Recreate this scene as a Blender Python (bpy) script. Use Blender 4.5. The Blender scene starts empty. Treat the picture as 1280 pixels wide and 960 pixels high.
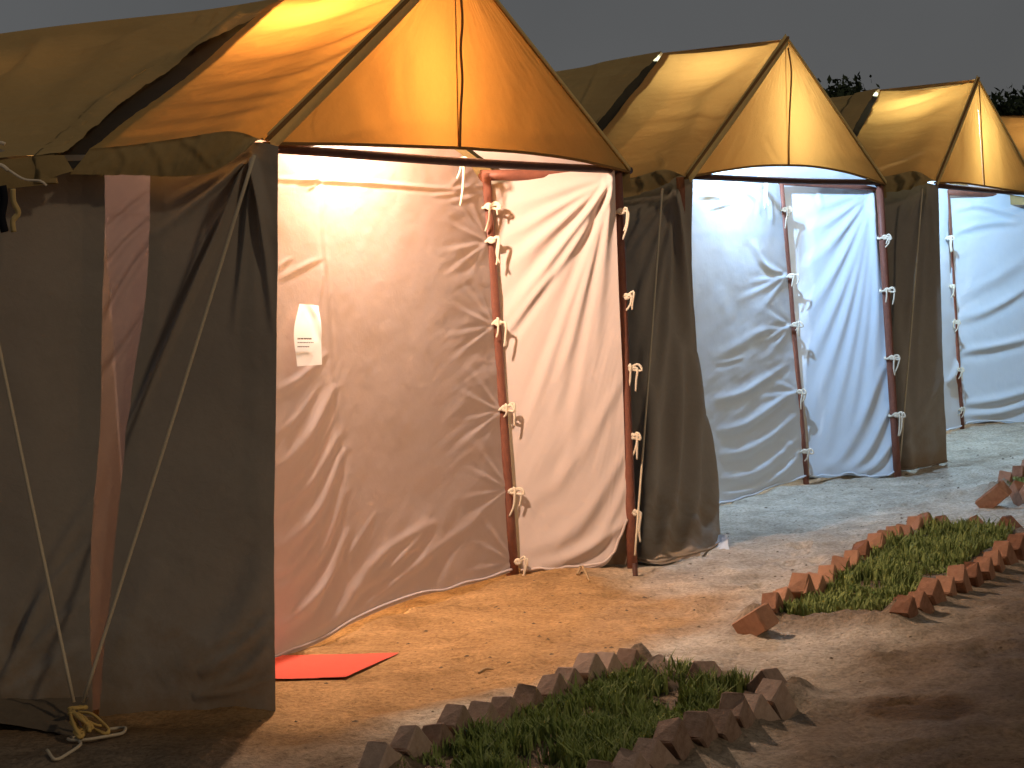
import bpy, math, random
import numpy as np
from mathutils import Vector, Matrix

random.seed(7)
rng = np.random.default_rng(7)
scene = bpy.context.scene
COL = scene.collection

# ------------------------------------------------------------------ camera, world, light
W0, H0, F = 1280.0, 960.0, 2600.0
EYE = 1.55
PITCH = math.atan(122 / F)
ROLL = -0.060
cam_d = bpy.data.cameras.new("camera")
cam_d.sensor_width = 36.0
cam_d.lens = F / W0 * 36.0
cam_d.clip_start = 0.1
cam_d.clip_end = 2000
cam = bpy.data.objects.new("camera", cam_d)
COL.objects.link(cam)
CM = Matrix.Rotation(math.pi / 2 - PITCH, 4, 'X') @ Matrix.Rotation(ROLL, 4, 'Z')
CM = Matrix.Translation((0, 0, EYE)) @ CM
cam.matrix_world = CM
scene.camera = cam

scene.view_settings.view_transform = 'Standard'
scene.view_settings.look = 'None'
scene.view_settings.exposure = 0.0
scene.view_settings.gamma = 1.0

scene.render.engine = 'CYCLES'
scene.cycles.max_bounces = 7
scene.cycles.diffuse_bounces = 5
scene.cycles.transmission_bounces = 3
scene.cycles.glossy_bounces = 1
scene.cycles.caustics_reflective = False
scene.cycles.caustics_refractive = False
scene.cycles.use_denoising = True
scene.cycles.use_adaptive_sampling = True
scene.cycles.adaptive_threshold = 0.02

world = bpy.data.worlds.new("World")
scene.world = world
world.use_nodes = True
wn = world.node_tree
wn.nodes.clear()
w_out = wn.nodes.new('ShaderNodeOutputWorld')
w_bg = wn.nodes.new('ShaderNodeBackground')
w_geo = wn.nodes.new('ShaderNodeTexCoord')
w_sep = wn.nodes.new('ShaderNodeSeparateXYZ')
w_ramp = wn.nodes.new('ShaderNodeValToRGB')
w_ramp.color_ramp.elements[0].position = 0.0
w_ramp.color_ramp.elements[0].color = (0.106, 0.106, 0.105, 1)
w_ramp.color_ramp.elements[1].position = 0.5
w_ramp.color_ramp.elements[1].color = (0.066, 0.072, 0.083, 1)
e = w_ramp.color_ramp.elements.new(0.14)
e.color = (0.096, 0.099, 0.102, 1)
wn.links.new(w_geo.outputs['Generated'], w_sep.inputs[0])
wn.links.new(w_sep.outputs['Z'], w_ramp.inputs[0])
w_n = wn.nodes.new('ShaderNodeTexNoise')
w_n.inputs['Scale'].default_value = 3.0
w_n.inputs['Detail'].default_value = 6.0
wn.links.new(w_geo.outputs['Generated'], w_n.inputs['Vector'])
w_m = wn.nodes.new('ShaderNodeMapRange')
w_m.inputs['From Min'].default_value = 0.3
w_m.inputs['From Max'].default_value = 0.7
w_m.inputs['To Min'].default_value = 0.88
w_m.inputs['To Max'].default_value = 1.12
wn.links.new(w_n.outputs['Fac'], w_m.inputs['Value'])
wn.links.new(w_ramp.outputs[0], w_bg.inputs['Color'])
wn.links.new(w_m.outputs[0], w_bg.inputs['Strength'])
wn.links.new(w_bg.outputs[0], w_out.inputs[0])
w_bg.inputs['Strength'].default_value = 1.0

# warm glow of the camp's distant lights, from the right behind the viewer
SUN_DIR = Vector((0.62, -0.62, 0.48)).normalized()
sun_d = bpy.data.lights.new("sun", 'SUN')
sun_d.energy = 0.48
sun_d.angle = math.radians(2.5)
sun_d.color = (1.0, 0.78, 0.52)
sun = bpy.data.objects.new("sun", sun_d)
sun.rotation_euler = SUN_DIR.to_track_quat('Z', 'Y').to_euler()
COL.objects.link(sun)

LAMP_POWER = {1: 370.0, 2: 290.0, 3: 290.0, 4: 110.0}
INNER_POWER = {1: 330.0, 2: 200.0, 3: 220.0, 4: 120.0}
INNER_COLOR = {1: (1.0, 0.74, 0.50), 2: (0.85, 0.92, 1.0), 3: (0.85, 0.92, 1.0), 4: (0.85, 0.92, 1.0)}
LAMP_COLOR = {1: (1.0, 0.755, 0.60), 2: (0.38, 0.63, 1.0), 3: (0.38, 0.66, 1.0), 4: (0.6, 0.8, 1.0)}

# ------------------------------------------------------------------ survey helpers
CMn = np.array(CM)
CR = CMn[:3, :3]
CI = np.linalg.inv(CR)
C0 = np.array([0, 0, EYE])


def ray(px, py):
    return CR @ np.array([(px - W0 / 2) / F, -(py - H0 / 2) / F, -1.0])


def gp(px, py, z=0.0):
    d = ray(px, py)
    return C0 + d * ((z - EYE) / d[2])


def onplane(p, P0, n):
    d = ray(*p)
    return C0 + d * (np.dot(P0 - C0, n) / np.dot(d, n))


def atY(px, py, Y):
    d = ray(px, py)
    return C0 + d * (Y / d[1])


def proj(P):
    q = (P - C0) @ CI.T
    return np.stack([W0 / 2 + F * q[..., 0] / -q[..., 2], H0 / 2 - F * q[..., 1] / -q[..., 2]], -1)


def unit(v):
    v = np.asarray(v, float)
    return v / np.linalg.norm(v)


UP = np.array([0, 0, 1.0])

# ------------------------------------------------------------------ noise


def _hash(ix, iy, seed):
    h = (ix.astype(np.int64) * 374761393 + iy.astype(np.int64) * 668265263 + seed * 1442695041) & 0x7fffffff
    h = ((h ^ (h >> 13)) * 1274126177) & 0x7fffffff
    h = h ^ (h >> 16)
    return (h & 0xffff) / 65535.0


def vnoise(x, y, seed=0):
    ix, iy = np.floor(x), np.floor(y)
    fx, fy = x - ix, y - iy
    fx = fx * fx * fx * (fx * (fx * 6 - 15) + 10)
    fy = fy * fy * fy * (fy * (fy * 6 - 15) + 10)
    a = _hash(ix, iy, seed)
    b = _hash(ix + 1, iy, seed)
    c = _hash(ix, iy + 1, seed)
    d = _hash(ix + 1, iy + 1, seed)
    return (a + (b - a) * fx + (c - a) * fy + (a - b - c + d) * fx * fy) * 2 - 1


def fbm(x, y, seed=0, octv=4):
    r = 0
    amp = 1.0
    for k in range(octv):
        r = r + amp * vnoise(x * 2 ** k + 17.3 * k, y * 2 ** k - 9.1 * k, seed + k)
        amp *= 0.5
    return r


# ------------------------------------------------------------------ mesh helpers
def mesh_from(name, verts, faces, smooth=True):
    me = bpy.data.meshes.new(name)
    me.from_pydata([tuple(v) for v in verts], [], [tuple(int(i) for i in f) for f in faces])
    if smooth:
        me.polygons.foreach_set('use_smooth', [True] * len(me.polygons))
    me.update()
    return me


def quad_mesh(name, verts, quads, smooth=True):
    me = bpy.data.meshes.new(name)
    n, m = len(verts), len(quads)
    k = quads.shape[1]
    me.vertices.add(n)
    me.vertices.foreach_set('co', np.asarray(verts, np.float32).ravel())
    me.loops.add(m * k)
    me.loops.foreach_set('vertex_index', np.asarray(quads, np.int32).ravel())
    me.polygons.add(m)
    me.polygons.foreach_set('loop_start', np.arange(0, m * k, k, dtype=np.int32))
    me.polygons.foreach_set('use_smooth', np.full(m, smooth))
    me.update(calc_edges=True)
    me.validate()
    return me


def grid_faces(nu, nv):
    i = np.arange((nv - 1) * (nu - 1))
    r, c = i // (nu - 1), i % (nu - 1)
    a = r * nu + c
    return np.stack([a, a + 1, a + nu + 1, a + nu], -1)


def link(name, me, mat, parent=None, origin=None):
    o = bpy.data.objects.new(name, me)
    if mat is not None and len(me.materials) == 0:
        me.materials.append(mat)
    COL.objects.link(o)
    if parent is not None:
        o.parent = parent
        r = parent
        loc = Vector((0, 0, 0))
        while r is not None:
            loc += Vector(r.location)
            r = r.parent
        if len(me.vertices):
            me.transform(Matrix.Translation(-loc))
    elif origin is not None:
        me.transform(Matrix.Translation(-Vector(origin)))
        o.location = origin
    return o


def tag(o, label=None, cat=None, group=None, kind=None):
    if label:
        o['label'] = label
    if cat:
        o['category'] = cat
    if group:
        o['group'] = group
    if kind:
        o['kind'] = kind
    return o


def empty(name, loc, label, cat, group=None):
    o = bpy.data.objects.new(name, None)
    o.empty_display_size = 0.2
    o.location = tuple(float(x) for x in loc)
    COL.objects.link(o)
    return tag(o, label, cat, group)


def catmull(pts, n):
    pts = np.asarray(pts, float)
    if len(pts) == 1:
        return np.repeat(pts, n, 0)
    if len(pts) == 2:
        t = np.linspace(0, 1, n)[:, None]
        return pts[0] * (1 - t) + pts[1] * t
    P = np.vstack([2 * pts[0] - pts[1], pts, 2 * pts[-1] - pts[-2]])
    out = []
    m = 24
    for i in range(1, len(P) - 2):
        t = np.linspace(0, 1, m, endpoint=False)[:, None]
        a, b, c, d = P[i - 1], P[i], P[i + 1], P[i + 2]
        out.append(0.5 * (2 * b + (c - a) * t + (2 * a - 5 * b + 4 * c - d) * t ** 2 + (3 * b - a - 3 * c + d) * t ** 3))
    out.append(P[-2:-1])
    Q = np.vstack(out)
    L = np.r_[0, np.cumsum(np.linalg.norm(np.diff(Q, axis=0), axis=1))]
    s = np.linspace(0, L[-1], n)
    return np.stack([np.interp(s, L, Q[:, k]) for k in range(Q.shape[1])], -1)


def tube_data(pts, r, seg=8, n=None, cap=True):
    P = catmull(pts, n or max(2, len(pts)))
    m = len(P)
    rr = np.full(m, r) if np.isscalar(r) else np.interp(np.linspace(0, 1, m), np.linspace(0, 1, len(r)), r)
    T = np.gradient(P, axis=0)
    T /= np.linalg.norm(T, axis=1)[:, None] + 1e-12
    nrm = np.cross(T[0], UP if abs(T[0][2]) < .9 else np.array([1., 0, 0]))
    nrm /= np.linalg.norm(nrm)
    V = []
    for i in range(m):
        nrm = nrm - T[i] * np.dot(nrm, T[i])
        nrm /= np.linalg.norm(nrm) + 1e-12
        b = np.cross(T[i], nrm)
        for k in range(seg):
            a = 2 * math.pi * k / seg
            V.append(P[i] + rr[i] * (math.cos(a) * nrm + math.sin(a) * b))
    Fc = []
    for i in range(m - 1):
        for k in range(seg):
            a, b2 = i * seg + k, i * seg + (k + 1) % seg
            Fc.append((a, b2, b2 + seg, a + seg))
    if cap:
        Fc.append(tuple(range(seg))[::-1])
        Fc.append(tuple(range((m - 1) * seg, m * seg)))
    return V, Fc


def tube(name, pts, r, mat, parent=None, seg=8, n=None, origin=None):
    V, Fc = tube_data(pts, r, seg, n)
    return link(name, mesh_from(name, V, Fc), mat, parent, origin)


def multi_tube(name, runs, mat, parent=None, seg=6):
    V, Fc = [], []
    for pts, r, n in runs:
        v, f = tube_data(pts, r, seg, n)
        o = len(V)
        V += v
        Fc += [tuple(i + o for i in q) for q in f]
    return link(name, mesh_from(name, V, Fc), mat, parent)


# ------------------------------------------------------------------ cloth
def fold_field(PX, folds):
    """sum of tension folds; a fold is (points in survey coordinates, start width, end width, height in m, mode)"""
    shp = PX.shape[:-1]
    X = PX.reshape(-1, 2)
    D = np.zeros(len(X))
    for f in folds:
        pts, w0, w1, amp = f[:4]
        mode = f[4] if len(f) > 4 else 'b'
        Q = catmull(np.array(pts, float), 14)
        best = np.full(len(X), 1e9)
        sg = np.zeros(len(X))
        tau = np.zeros(len(X))
        L = np.r_[0, np.cumsum(np.linalg.norm(np.diff(Q, axis=0), axis=1))]
        ext = max(w0, w1) * 3.5
        mn, mx = Q.min(0) - ext, Q.max(0) + ext
        idx = np.where((X[:, 0] > mn[0]) & (X[:, 0] < mx[0]) & (X[:, 1] > mn[1]) & (X[:, 1] < mx[1]))[0]
        if len(idx) == 0:
            continue
        Y = X[idx]
        b_, s_, t_ = best[idx], sg[idx], tau[idx]
        for k in range(len(Q) - 1):
            d = Q[k + 1] - Q[k]
            l = np.linalg.norm(d) + 1e-9
            d = d / l
            r = Y - Q[k]
            u = np.clip(r @ d, 0, l)
            pr = r - u[:, None] * d
            dist = np.linalg.norm(pr, axis=1)
            cr = d[0] * r[:, 1] - d[1] * r[:, 0]
            m = dist < b_
            b_[m] = dist[m]
            s_[m] = np.sign(cr[m])
            t_[m] = np.clip((L[k] + u[m]) / L[-1], 0, 1)
        w = w0 + (w1 - w0) * t_
        if mode == 'a':
            A = amp * np.clip(t_ * 12, 0.0, 1) * (1 - t_) ** 0.8
        elif mode == 'c':
            A = amp * np.ones_like(t_)
        elif mode == 'e':
            A = amp * t_ ** .7
        else:
            A = amp * np.sin(np.pi * np.clip(t_, 0, 1)) ** 0.6
        sd = b_ * s_
        D[idx] += A * (np.exp(-(sd / w) ** 2) - 0.55 * np.exp(-((sd - 1.7 * w) / (1.1 * w)) ** 2))
    return D.reshape(shp)


def coons(bottom, top, left, right, nu, nv):
    """bottom/top run left to right, left/right run bottom to top"""
    c0, c1 = catmull(bottom, nu), catmull(top, nu)
    d0, d1 = catmull(left, nv), catmull(right, nv)
    s = np.linspace(0, 1, nu)[None, :, None]
    t = np.linspace(0, 1, nv)[:, None, None]
    P = (1 - t) * c0[None] + t * c1[None] + (1 - s) * d0[:, None] + s * d1[:, None]
    P -= (1 - s) * (1 - t) * c0[0] + s * (1 - t) * c0[-1] + (1 - s) * t * c1[0] + s * t * c1[-1]
    return P


def face_cam_normals(P):
    du = np.gradient(P, axis=1)
    dv = np.gradient(P, axis=0)
    N = np.cross(du, dv)
    N /= np.linalg.norm(N, axis=2)[..., None] + 1e-12
    c = P.mean((0, 1))
    if np.sum(N.mean((0, 1)) * (C0 - c)) < 0:
        N = -N
    return N


def cloth(name, P, mat, parent, folds=(), bulge=0.0, rough=0.004, fine=0.0012, seed=1, pin='', aniso=(1, 1), wr=()):
    nv, nu = P.shape[:2]
    N = face_cam_normals(P)
    D = np.zeros((nv, nu))
    if folds:
        D += fold_field(proj(P), folds)
    su = np.linalg.norm(np.diff(P, axis=1), axis=2).sum(1).mean()
    sv = np.linalg.norm(np.diff(P, axis=0), axis=2).sum(0).mean()
    S, T = np.meshgrid(np.linspace(0, su, nu), np.linspace(0, sv, nv))
    D += rough * fbm(S * 1.7 * aniso[0], T * 1.7 * aniso[1], seed, 3)
    D += fine * fbm(S * 13 * aniso[0], T * 13 * aniso[1], seed + 9, 3)
    if wr:
        px = proj(P)
        for ang, fa, fl, amp, cx, cy, rx, ry in wr:
            ca_, sa_ = math.cos(math.radians(ang)), math.sin(math.radians(ang))
            A_, B_ = S * ca_ + T * sa_, -S * sa_ + T * ca_
            mk = np.exp(-((px[..., 0] - cx) / rx) ** 2 - ((px[..., 1] - cy) / ry) ** 2)
            D += amp * mk * fbm(A_ * fl, B_ * fa, seed + 31, 3)
    s = np.linspace(0, 1, nu)[None]
    t = np.linspace(0, 1, nv)[:, None]
    D += bulge * 16 * s * (1 - s) * t * (1 - t)
    ss = s + 0 * t
    tt = t + 0 * s
    for ch in pin:
        D = D * np.clip({'l': ss, 'r': 1 - ss, 'b': tt, 't': 1 - tt}[ch] / .06, 0, 1)
    Q = P + N * D[..., None]
    me = quad_mesh(name, Q.reshape(-1, 3), grid_faces(nu, nv))
    return link(name, me, mat, parent)


def ribbon(name, pts, width, nrm, mat, parent, n=30, thick=0.003):
    """flat tape along a path, with real thickness"""
    P = catmull(pts, n)
    T = np.gradient(P, axis=0)
    T /= np.linalg.norm(T, axis=1)[:, None]
    nrm = unit(nrm)
    B = np.cross(T, nrm)
    B /= np.linalg.norm(B, axis=1)[:, None]
    V, Fc = [], []
    for i in range(n):
        for a, b in ((-1, -1), (1, -1), (1, 1), (-1, 1)):
            V.append(P[i] + a * B[i] * width / 2 + b * nrm * thick / 2)
    for i in range(n - 1):
        for k in range(4):
            a, b = i * 4 + k, i * 4 + (k + 1) % 4
            Fc.append((a, b, b + 4, a + 4))
    Fc.append((0, 1, 2, 3)[::-1])
    Fc.append(tuple(range(4 * n - 4, 4 * n)))
    return link(name, mesh_from(name, V, Fc, True), mat, parent)


# ------------------------------------------------------------------ materials
def new_mat(name):
    m = bpy.data.materials.new(name)
    m.use_nodes = True
    nt = m.node_tree
    nt.nodes.clear()
    out = nt.nodes.new('ShaderNodeOutputMaterial')
    return m, nt, out


def N(nt, typ, **kw):
    n = nt.nodes.new(typ)
    for k, v in kw.items():
        if k in n.inputs.keys():
            n.inputs[k].default_value = v
        else:
            setattr(n, k, v)
    return n


def cloth_mat(name, col, var, trans_col=None, trans=0.3, weave=900, bump=0.25, spots=0.0):
    m, nt, out = new_mat(name)
    L = nt.links.new
    tc = N(nt, 'ShaderNodeTexCoord')
    n1 = N(nt, 'ShaderNodeTexNoise', Scale=2.2, Detail=6.0, Roughness=0.6)
    n2 = N(nt, 'ShaderNodeTexNoise', Scale=38.0, Detail=4.0, Roughness=0.65)
    L(tc.outputs['Object'], n1.inputs['Vector'])
    L(tc.outputs['Object'], n2.inputs['Vector'])
    mx = N(nt, 'ShaderNodeMix', data_type='RGBA')
    mx.inputs['A'].default_value = (*[c * (1 - var) for c in col], 1)
    mx.inputs['B'].default_value = (*[min(1, c * (1 + var)) for c in col], 1)
    ad = N(nt, 'ShaderNodeMath', operation='MULTIPLY_ADD')
    L(n2.outputs['Fac'], ad.inputs[0])
    ad.inputs[1].default_value = 0.45
    mm = N(nt, 'ShaderNodeMath', operation='MULTIPLY')
    L(n1.outputs['Fac'], mm.inputs[0])
    mm.inputs[1].default_value = 0.6
    L(mm.outputs[0], ad.inputs[2])
    L(ad.outputs[0], mx.inputs['Factor'])
    # weave and small creases
    w1 = N(nt, 'ShaderNodeTexNoise', Scale=float(weave), Detail=1.0)
    w2 = N(nt, 'ShaderNodeTexNoise', Scale=26.0, Detail=5.0, Roughness=0.7, Distortion=0.6)
    L(tc.outputs['Object'], w1.inputs['Vector'])
    L(tc.outputs['Object'], w2.inputs['Vector'])
    b1 = N(nt, 'ShaderNodeBump', Strength=bump, Distance=0.0012)
    b2 = N(nt, 'ShaderNodeBump', Strength=bump * 1.2, Distance=0.006)
    L(w1.outputs['Fac'], b1.inputs['Height'])
    L(w2.outputs['Fac'], b2.inputs['Height'])
    L(b1.outputs[0], b2.inputs['Normal'])
    di = N(nt, 'ShaderNodeBsdfDiffuse', Roughness=0.6)
    L(mx.outputs['Result'], di.inputs['Color'])
    L(b2.outputs[0], di.inputs['Normal'])
    if trans > 0:
        tr = N(nt, 'ShaderNodeBsdfTranslucent')
        tm = N(nt, 'ShaderNodeMix', data_type='RGBA')
        tcol = trans_col or col
        tm.inputs['A'].default_value = (*[c * (1 - var * .8) for c in tcol], 1)
        tm.inputs['B'].default_value = (*[min(1, c * (1 + var * .8)) for c in tcol], 1)
        L(ad.outputs[0], tm.inputs['Factor'])
        L(tm.outputs['Result'], tr.inputs['Color'])
        L(b2.outputs[0], tr.inputs['Normal'])
        ms = N(nt, 'ShaderNodeMixShader', Fac=trans)
        L(di.outputs[0], ms.inputs[1])
        L(tr.outputs[0], ms.inputs[2])
        L(ms.outputs[0], out.inputs[0])
    else:
        L(di.outputs[0], out.inputs[0])
    return m


def cloth_mat_mud(name, col, var, trans_col, trans, weave, bump):
    """canvas whose foot is splashed with dried mud in uneven patches"""
    m = cloth_mat(name, col, var, trans_col, trans, weave, bump)
    nt = m.node_tree
    L = nt.links.new
    di = [n for n in nt.nodes if n.type == 'BSDF_DIFFUSE'][0]
    src = di.inputs['Color'].links[0].from_socket
    geo = N(nt, 'ShaderNodeNewGeometry')
    sep = N(nt, 'ShaderNodeSeparateXYZ')
    L(geo.outputs['Position'], sep.inputs[0])
    n1 = N(nt, 'ShaderNodeTexNoise', Scale=5.0, Detail=9.0, Roughness=0.7)
    L(geo.outputs['Position'], n1.inputs['Vector'])
    a = N(nt, 'ShaderNodeMath', operation='MULTIPLY_ADD')
    L(n1.outputs['Fac'], a.inputs[0])
    a.inputs[1].default_value = 1.1
    L(sep.outputs['Z'], a.inputs[2])
    rp = N(nt, 'ShaderNodeMapRange', clamp=True)
    rp.inputs['From Min'].default_value = 0.52
    rp.inputs['From Max'].default_value = 0.86
    rp.inputs['To Min'].default_value = 0.8
    rp.inputs['To Max'].default_value = 0.0
    L(a.outputs[0], rp.inputs['Value'])
    n2 = N(nt, 'ShaderNodeTexNoise', Scale=1.1, Detail=7.0, Roughness=0.6)
    L(geo.outputs['Position'], n2.inputs['Vector'])
    r2 = N(nt, 'ShaderNodeMapRange', clamp=True)
    r2.inputs['From Min'].default_value = 0.5
    r2.inputs['From Max'].default_value = 0.72
    r2.inputs['To Max'].default_value = 0.45
    L(n2.outputs['Fac'], r2.inputs['Value'])
    m1 = N(nt, 'ShaderNodeMix', data_type='RGBA')
    m1.inputs['B'].default_value = (col[0] * .75, col[1] * .75, col[2] * .78, 1)
    L(src, m1.inputs['A'])
    L(r2.outputs[0], m1.inputs['Factor'])
    m2 = N(nt, 'ShaderNodeMix', data_type='RGBA')
    m2.inputs['B'].default_value = (0.26, 0.18, 0.11, 1)
    L(m1.outputs['Result'], m2.inputs['A'])
    L(rp.outputs[0], m2.inputs['Factor'])
    L(m2.outputs['Result'], di.inputs['Color'])
    return m


def solid_mat(name, col, rough=0.6, var=0.25, scale=20.0, bump=0.3, metallic=0.0, dist=0.004, rand=0.0, col2=None):
    m, nt, out = new_mat(name)
    L = nt.links.new
    tc = N(nt, 'ShaderNodeTexCoord')
    n1 = N(nt, 'ShaderNodeTexNoise', Scale=float(scale), Detail=6.0, Roughness=0.65)
    L(tc.outputs['Object'], n1.inputs['Vector'])
    mx = N(nt, 'ShaderNodeMix', data_type='RGBA')
    mx.inputs['A'].default_value = (*[c * (1 - var) for c in col], 1)
    c2 = col2 or [min(1, c * (1 + var)) for c in col]
    mx.inputs['B'].default_value = (*c2, 1)
    fac = n1.outputs['Fac']
    if rand:
        oi = N(nt, 'ShaderNodeObjectInfo')
        ma = N(nt, 'ShaderNodeMath', operation='MULTIPLY_ADD', use_clamp=True)
        L(oi.outputs['Random'], ma.inputs[0])
        ma.inputs[1].default_value = rand
        sb = N(nt, 'ShaderNodeMath', operation='SUBTRACT')
        L(n1.outputs['Fac'], sb.inputs[0])
        sb.inputs[1].default_value = rand / 2
        L(sb.outputs[0], ma.inputs[2])
        fac = ma.outputs[0]
    L(fac, mx.inputs['Factor'])
    bs = N(nt, 'ShaderNodeBsdfPrincipled', Roughness=rough, Metallic=metallic)
    bs.inputs['Specular IOR Level'].default_value = 0.25
    L(mx.outputs['Result'], bs.inputs['Base Color'])
    b = N(nt, 'ShaderNodeBump', Strength=bump, Distance=dist)
    L(n1.outputs['Fac'], b.inputs['Height'])
    L(b.outputs[0], bs.inputs['Normal'])
    L(bs.outputs[0], out.inputs[0])
    return m


M = {}
M['roof'] = cloth_mat('roof_canvas', (0.36, 0.235, 0.085), 0.16, (0.84, 0.335, 0.052), 0.10, 700, 0.3)
M['gable'] = cloth_mat('gable_canvas', (0.36, 0.235, 0.085), 0.16, (0.84, 0.335, 0.052), 0.058, 700, 0.3)
M['roof_tan'] = cloth_mat('tan_roof_canvas', (0.42, 0.24, 0.085), 0.14, (0.90, 0.315, 0.052), 0.11, 700, 0.3)
M['roof_main'] = cloth_mat('main_roof_canvas', (0.36, 0.25, 0.11), 0.2, (0.5, 0.27, 0.07), 0.003, 700, 0.35)
M['trim'] = cloth_mat('edge_tape', (0.72, 0.53, 0.23), 0.2, (0.6, 0.44, 0.12), 0.16, 600, 0.3)
M['seam'] = cloth_mat('seam_tape', (0.24, 0.13, 0.05), 0.2, None, 0.0, 600, 0.3)
M['wall'] = cloth_mat_mud('outer_wall_canvas', (0.33, 0.285, 0.235), 0.14, (0.35, 0.25, 0.17), 0.006, 650, 0.3)
M['mud'] = cloth_mat('muddy_canvas', (0.13, 0.10, 0.07), 0.4, None, 0.0, 600, 0.5)
M['gap'] = cloth_mat('shaded_gap_canvas', (0.05, 0.045, 0.04), 0.2, None, 0.0, 600, 0.3)  # near-black: shade of the roof step put into the cloth colour
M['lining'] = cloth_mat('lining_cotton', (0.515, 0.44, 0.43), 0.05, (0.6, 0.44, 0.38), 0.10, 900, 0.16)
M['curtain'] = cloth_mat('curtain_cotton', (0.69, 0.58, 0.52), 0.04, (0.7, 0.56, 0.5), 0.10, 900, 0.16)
M['cool'] = cloth_mat('white_cotton', (0.62, 0.66, 0.70), 0.04, (0.7, 0.66, 0.66), 0.025, 900, 0.16)
M['strip'] = cloth_mat('thin_pink_cotton', (0.16, 0.13, 0.12), 0.08, (0.66, 0.48, 0.43), 0.055, 900, 0.2)
M['pole'] = solid_mat('painted_pole', (0.20, 0.075, 0.048), 0.5, 0.35, 30, 0.15)
M['beam'] = solid_mat('dark_beam', (0.075, 0.03, 0.02), 0.6, 0.35, 30, 0.2)
M['tie'] = cloth_mat('cotton_tie', (0.72, 0.62, 0.48), 0.15, None, 0.0, 900, 0.3)
M['rope'] = solid_mat('guy_rope_fibre', (0.55, 0.45, 0.31), 0.9, 0.3, 260, 0.5, dist=0.002)
M['knot'] = solid_mat('yellow_rope_fibre', (0.62, 0.40, 0.12), 0.9, 0.3, 260, 0.5, dist=0.002)
M['brick_dusty'] = solid_mat('dusty_brick', (0.27, 0.16, 0.105), 0.95, 0.4, 30, 0.8, dist=0.008, rand=0.6, col2=(0.47, 0.34, 0.26))
M['brick'] = solid_mat('old_brick', (0.28, 0.12, 0.066), 0.95, 0.45, 30, 0.8, dist=0.008, rand=0.7, col2=(0.43, 0.23, 0.14))
M['grass'] = solid_mat('grass_blades', (0.11, 0.20, 0.045), 0.85, 0.45, 16, 0.0, col2=(0.36, 0.40, 0.13))
M['mat'] = cloth_mat('red_mat_cloth', (0.80, 0.15, 0.105), 0.2, None, 0.0, 900, 0.3)
M['paper'] = solid_mat('white_paper', (0.80, 0.78, 0.76), 0.6, 0.03, 10, 0.05)
M['ink'] = solid_mat('printed_ink', (0.22, 0.20, 0.20), 0.7, 0.1, 10, 0.0)
M['leaf'] = solid_mat('tree_leaves', (0.03, 0.045, 0.02), 0.8, 0.4, 2, 0.0)
M['bark'] = solid_mat('tree_bark', (0.06, 0.045, 0.035), 0.9, 0.3, 12, 0.4)
M['pebble'] = solid_mat('soil_crumbs', (0.12, 0.08, 0.05), 0.95, 0.5, 9, 0.4)
M['twig'] = solid_mat('dry_twig', (0.40, 0.27, 0.14), 0.9, 0.3, 40, 0.3)
M['strap'] = cloth_mat('black_webbing', (0.02, 0.02, 0.024), 0.2, None, 0.0, 700, 0.3)
m, nt, out = new_mat('bulb_glow')
em = N(nt, 'ShaderNodeEmission', Strength=12.0)
nt.links.new(em.outputs[0], out.inputs[0])
M['bulb'] = m
M['holder'] = solid_mat('lamp_holder', (0.05, 0.05, 0.05), 0.5, 0.2, 10, 0.0)


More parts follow.
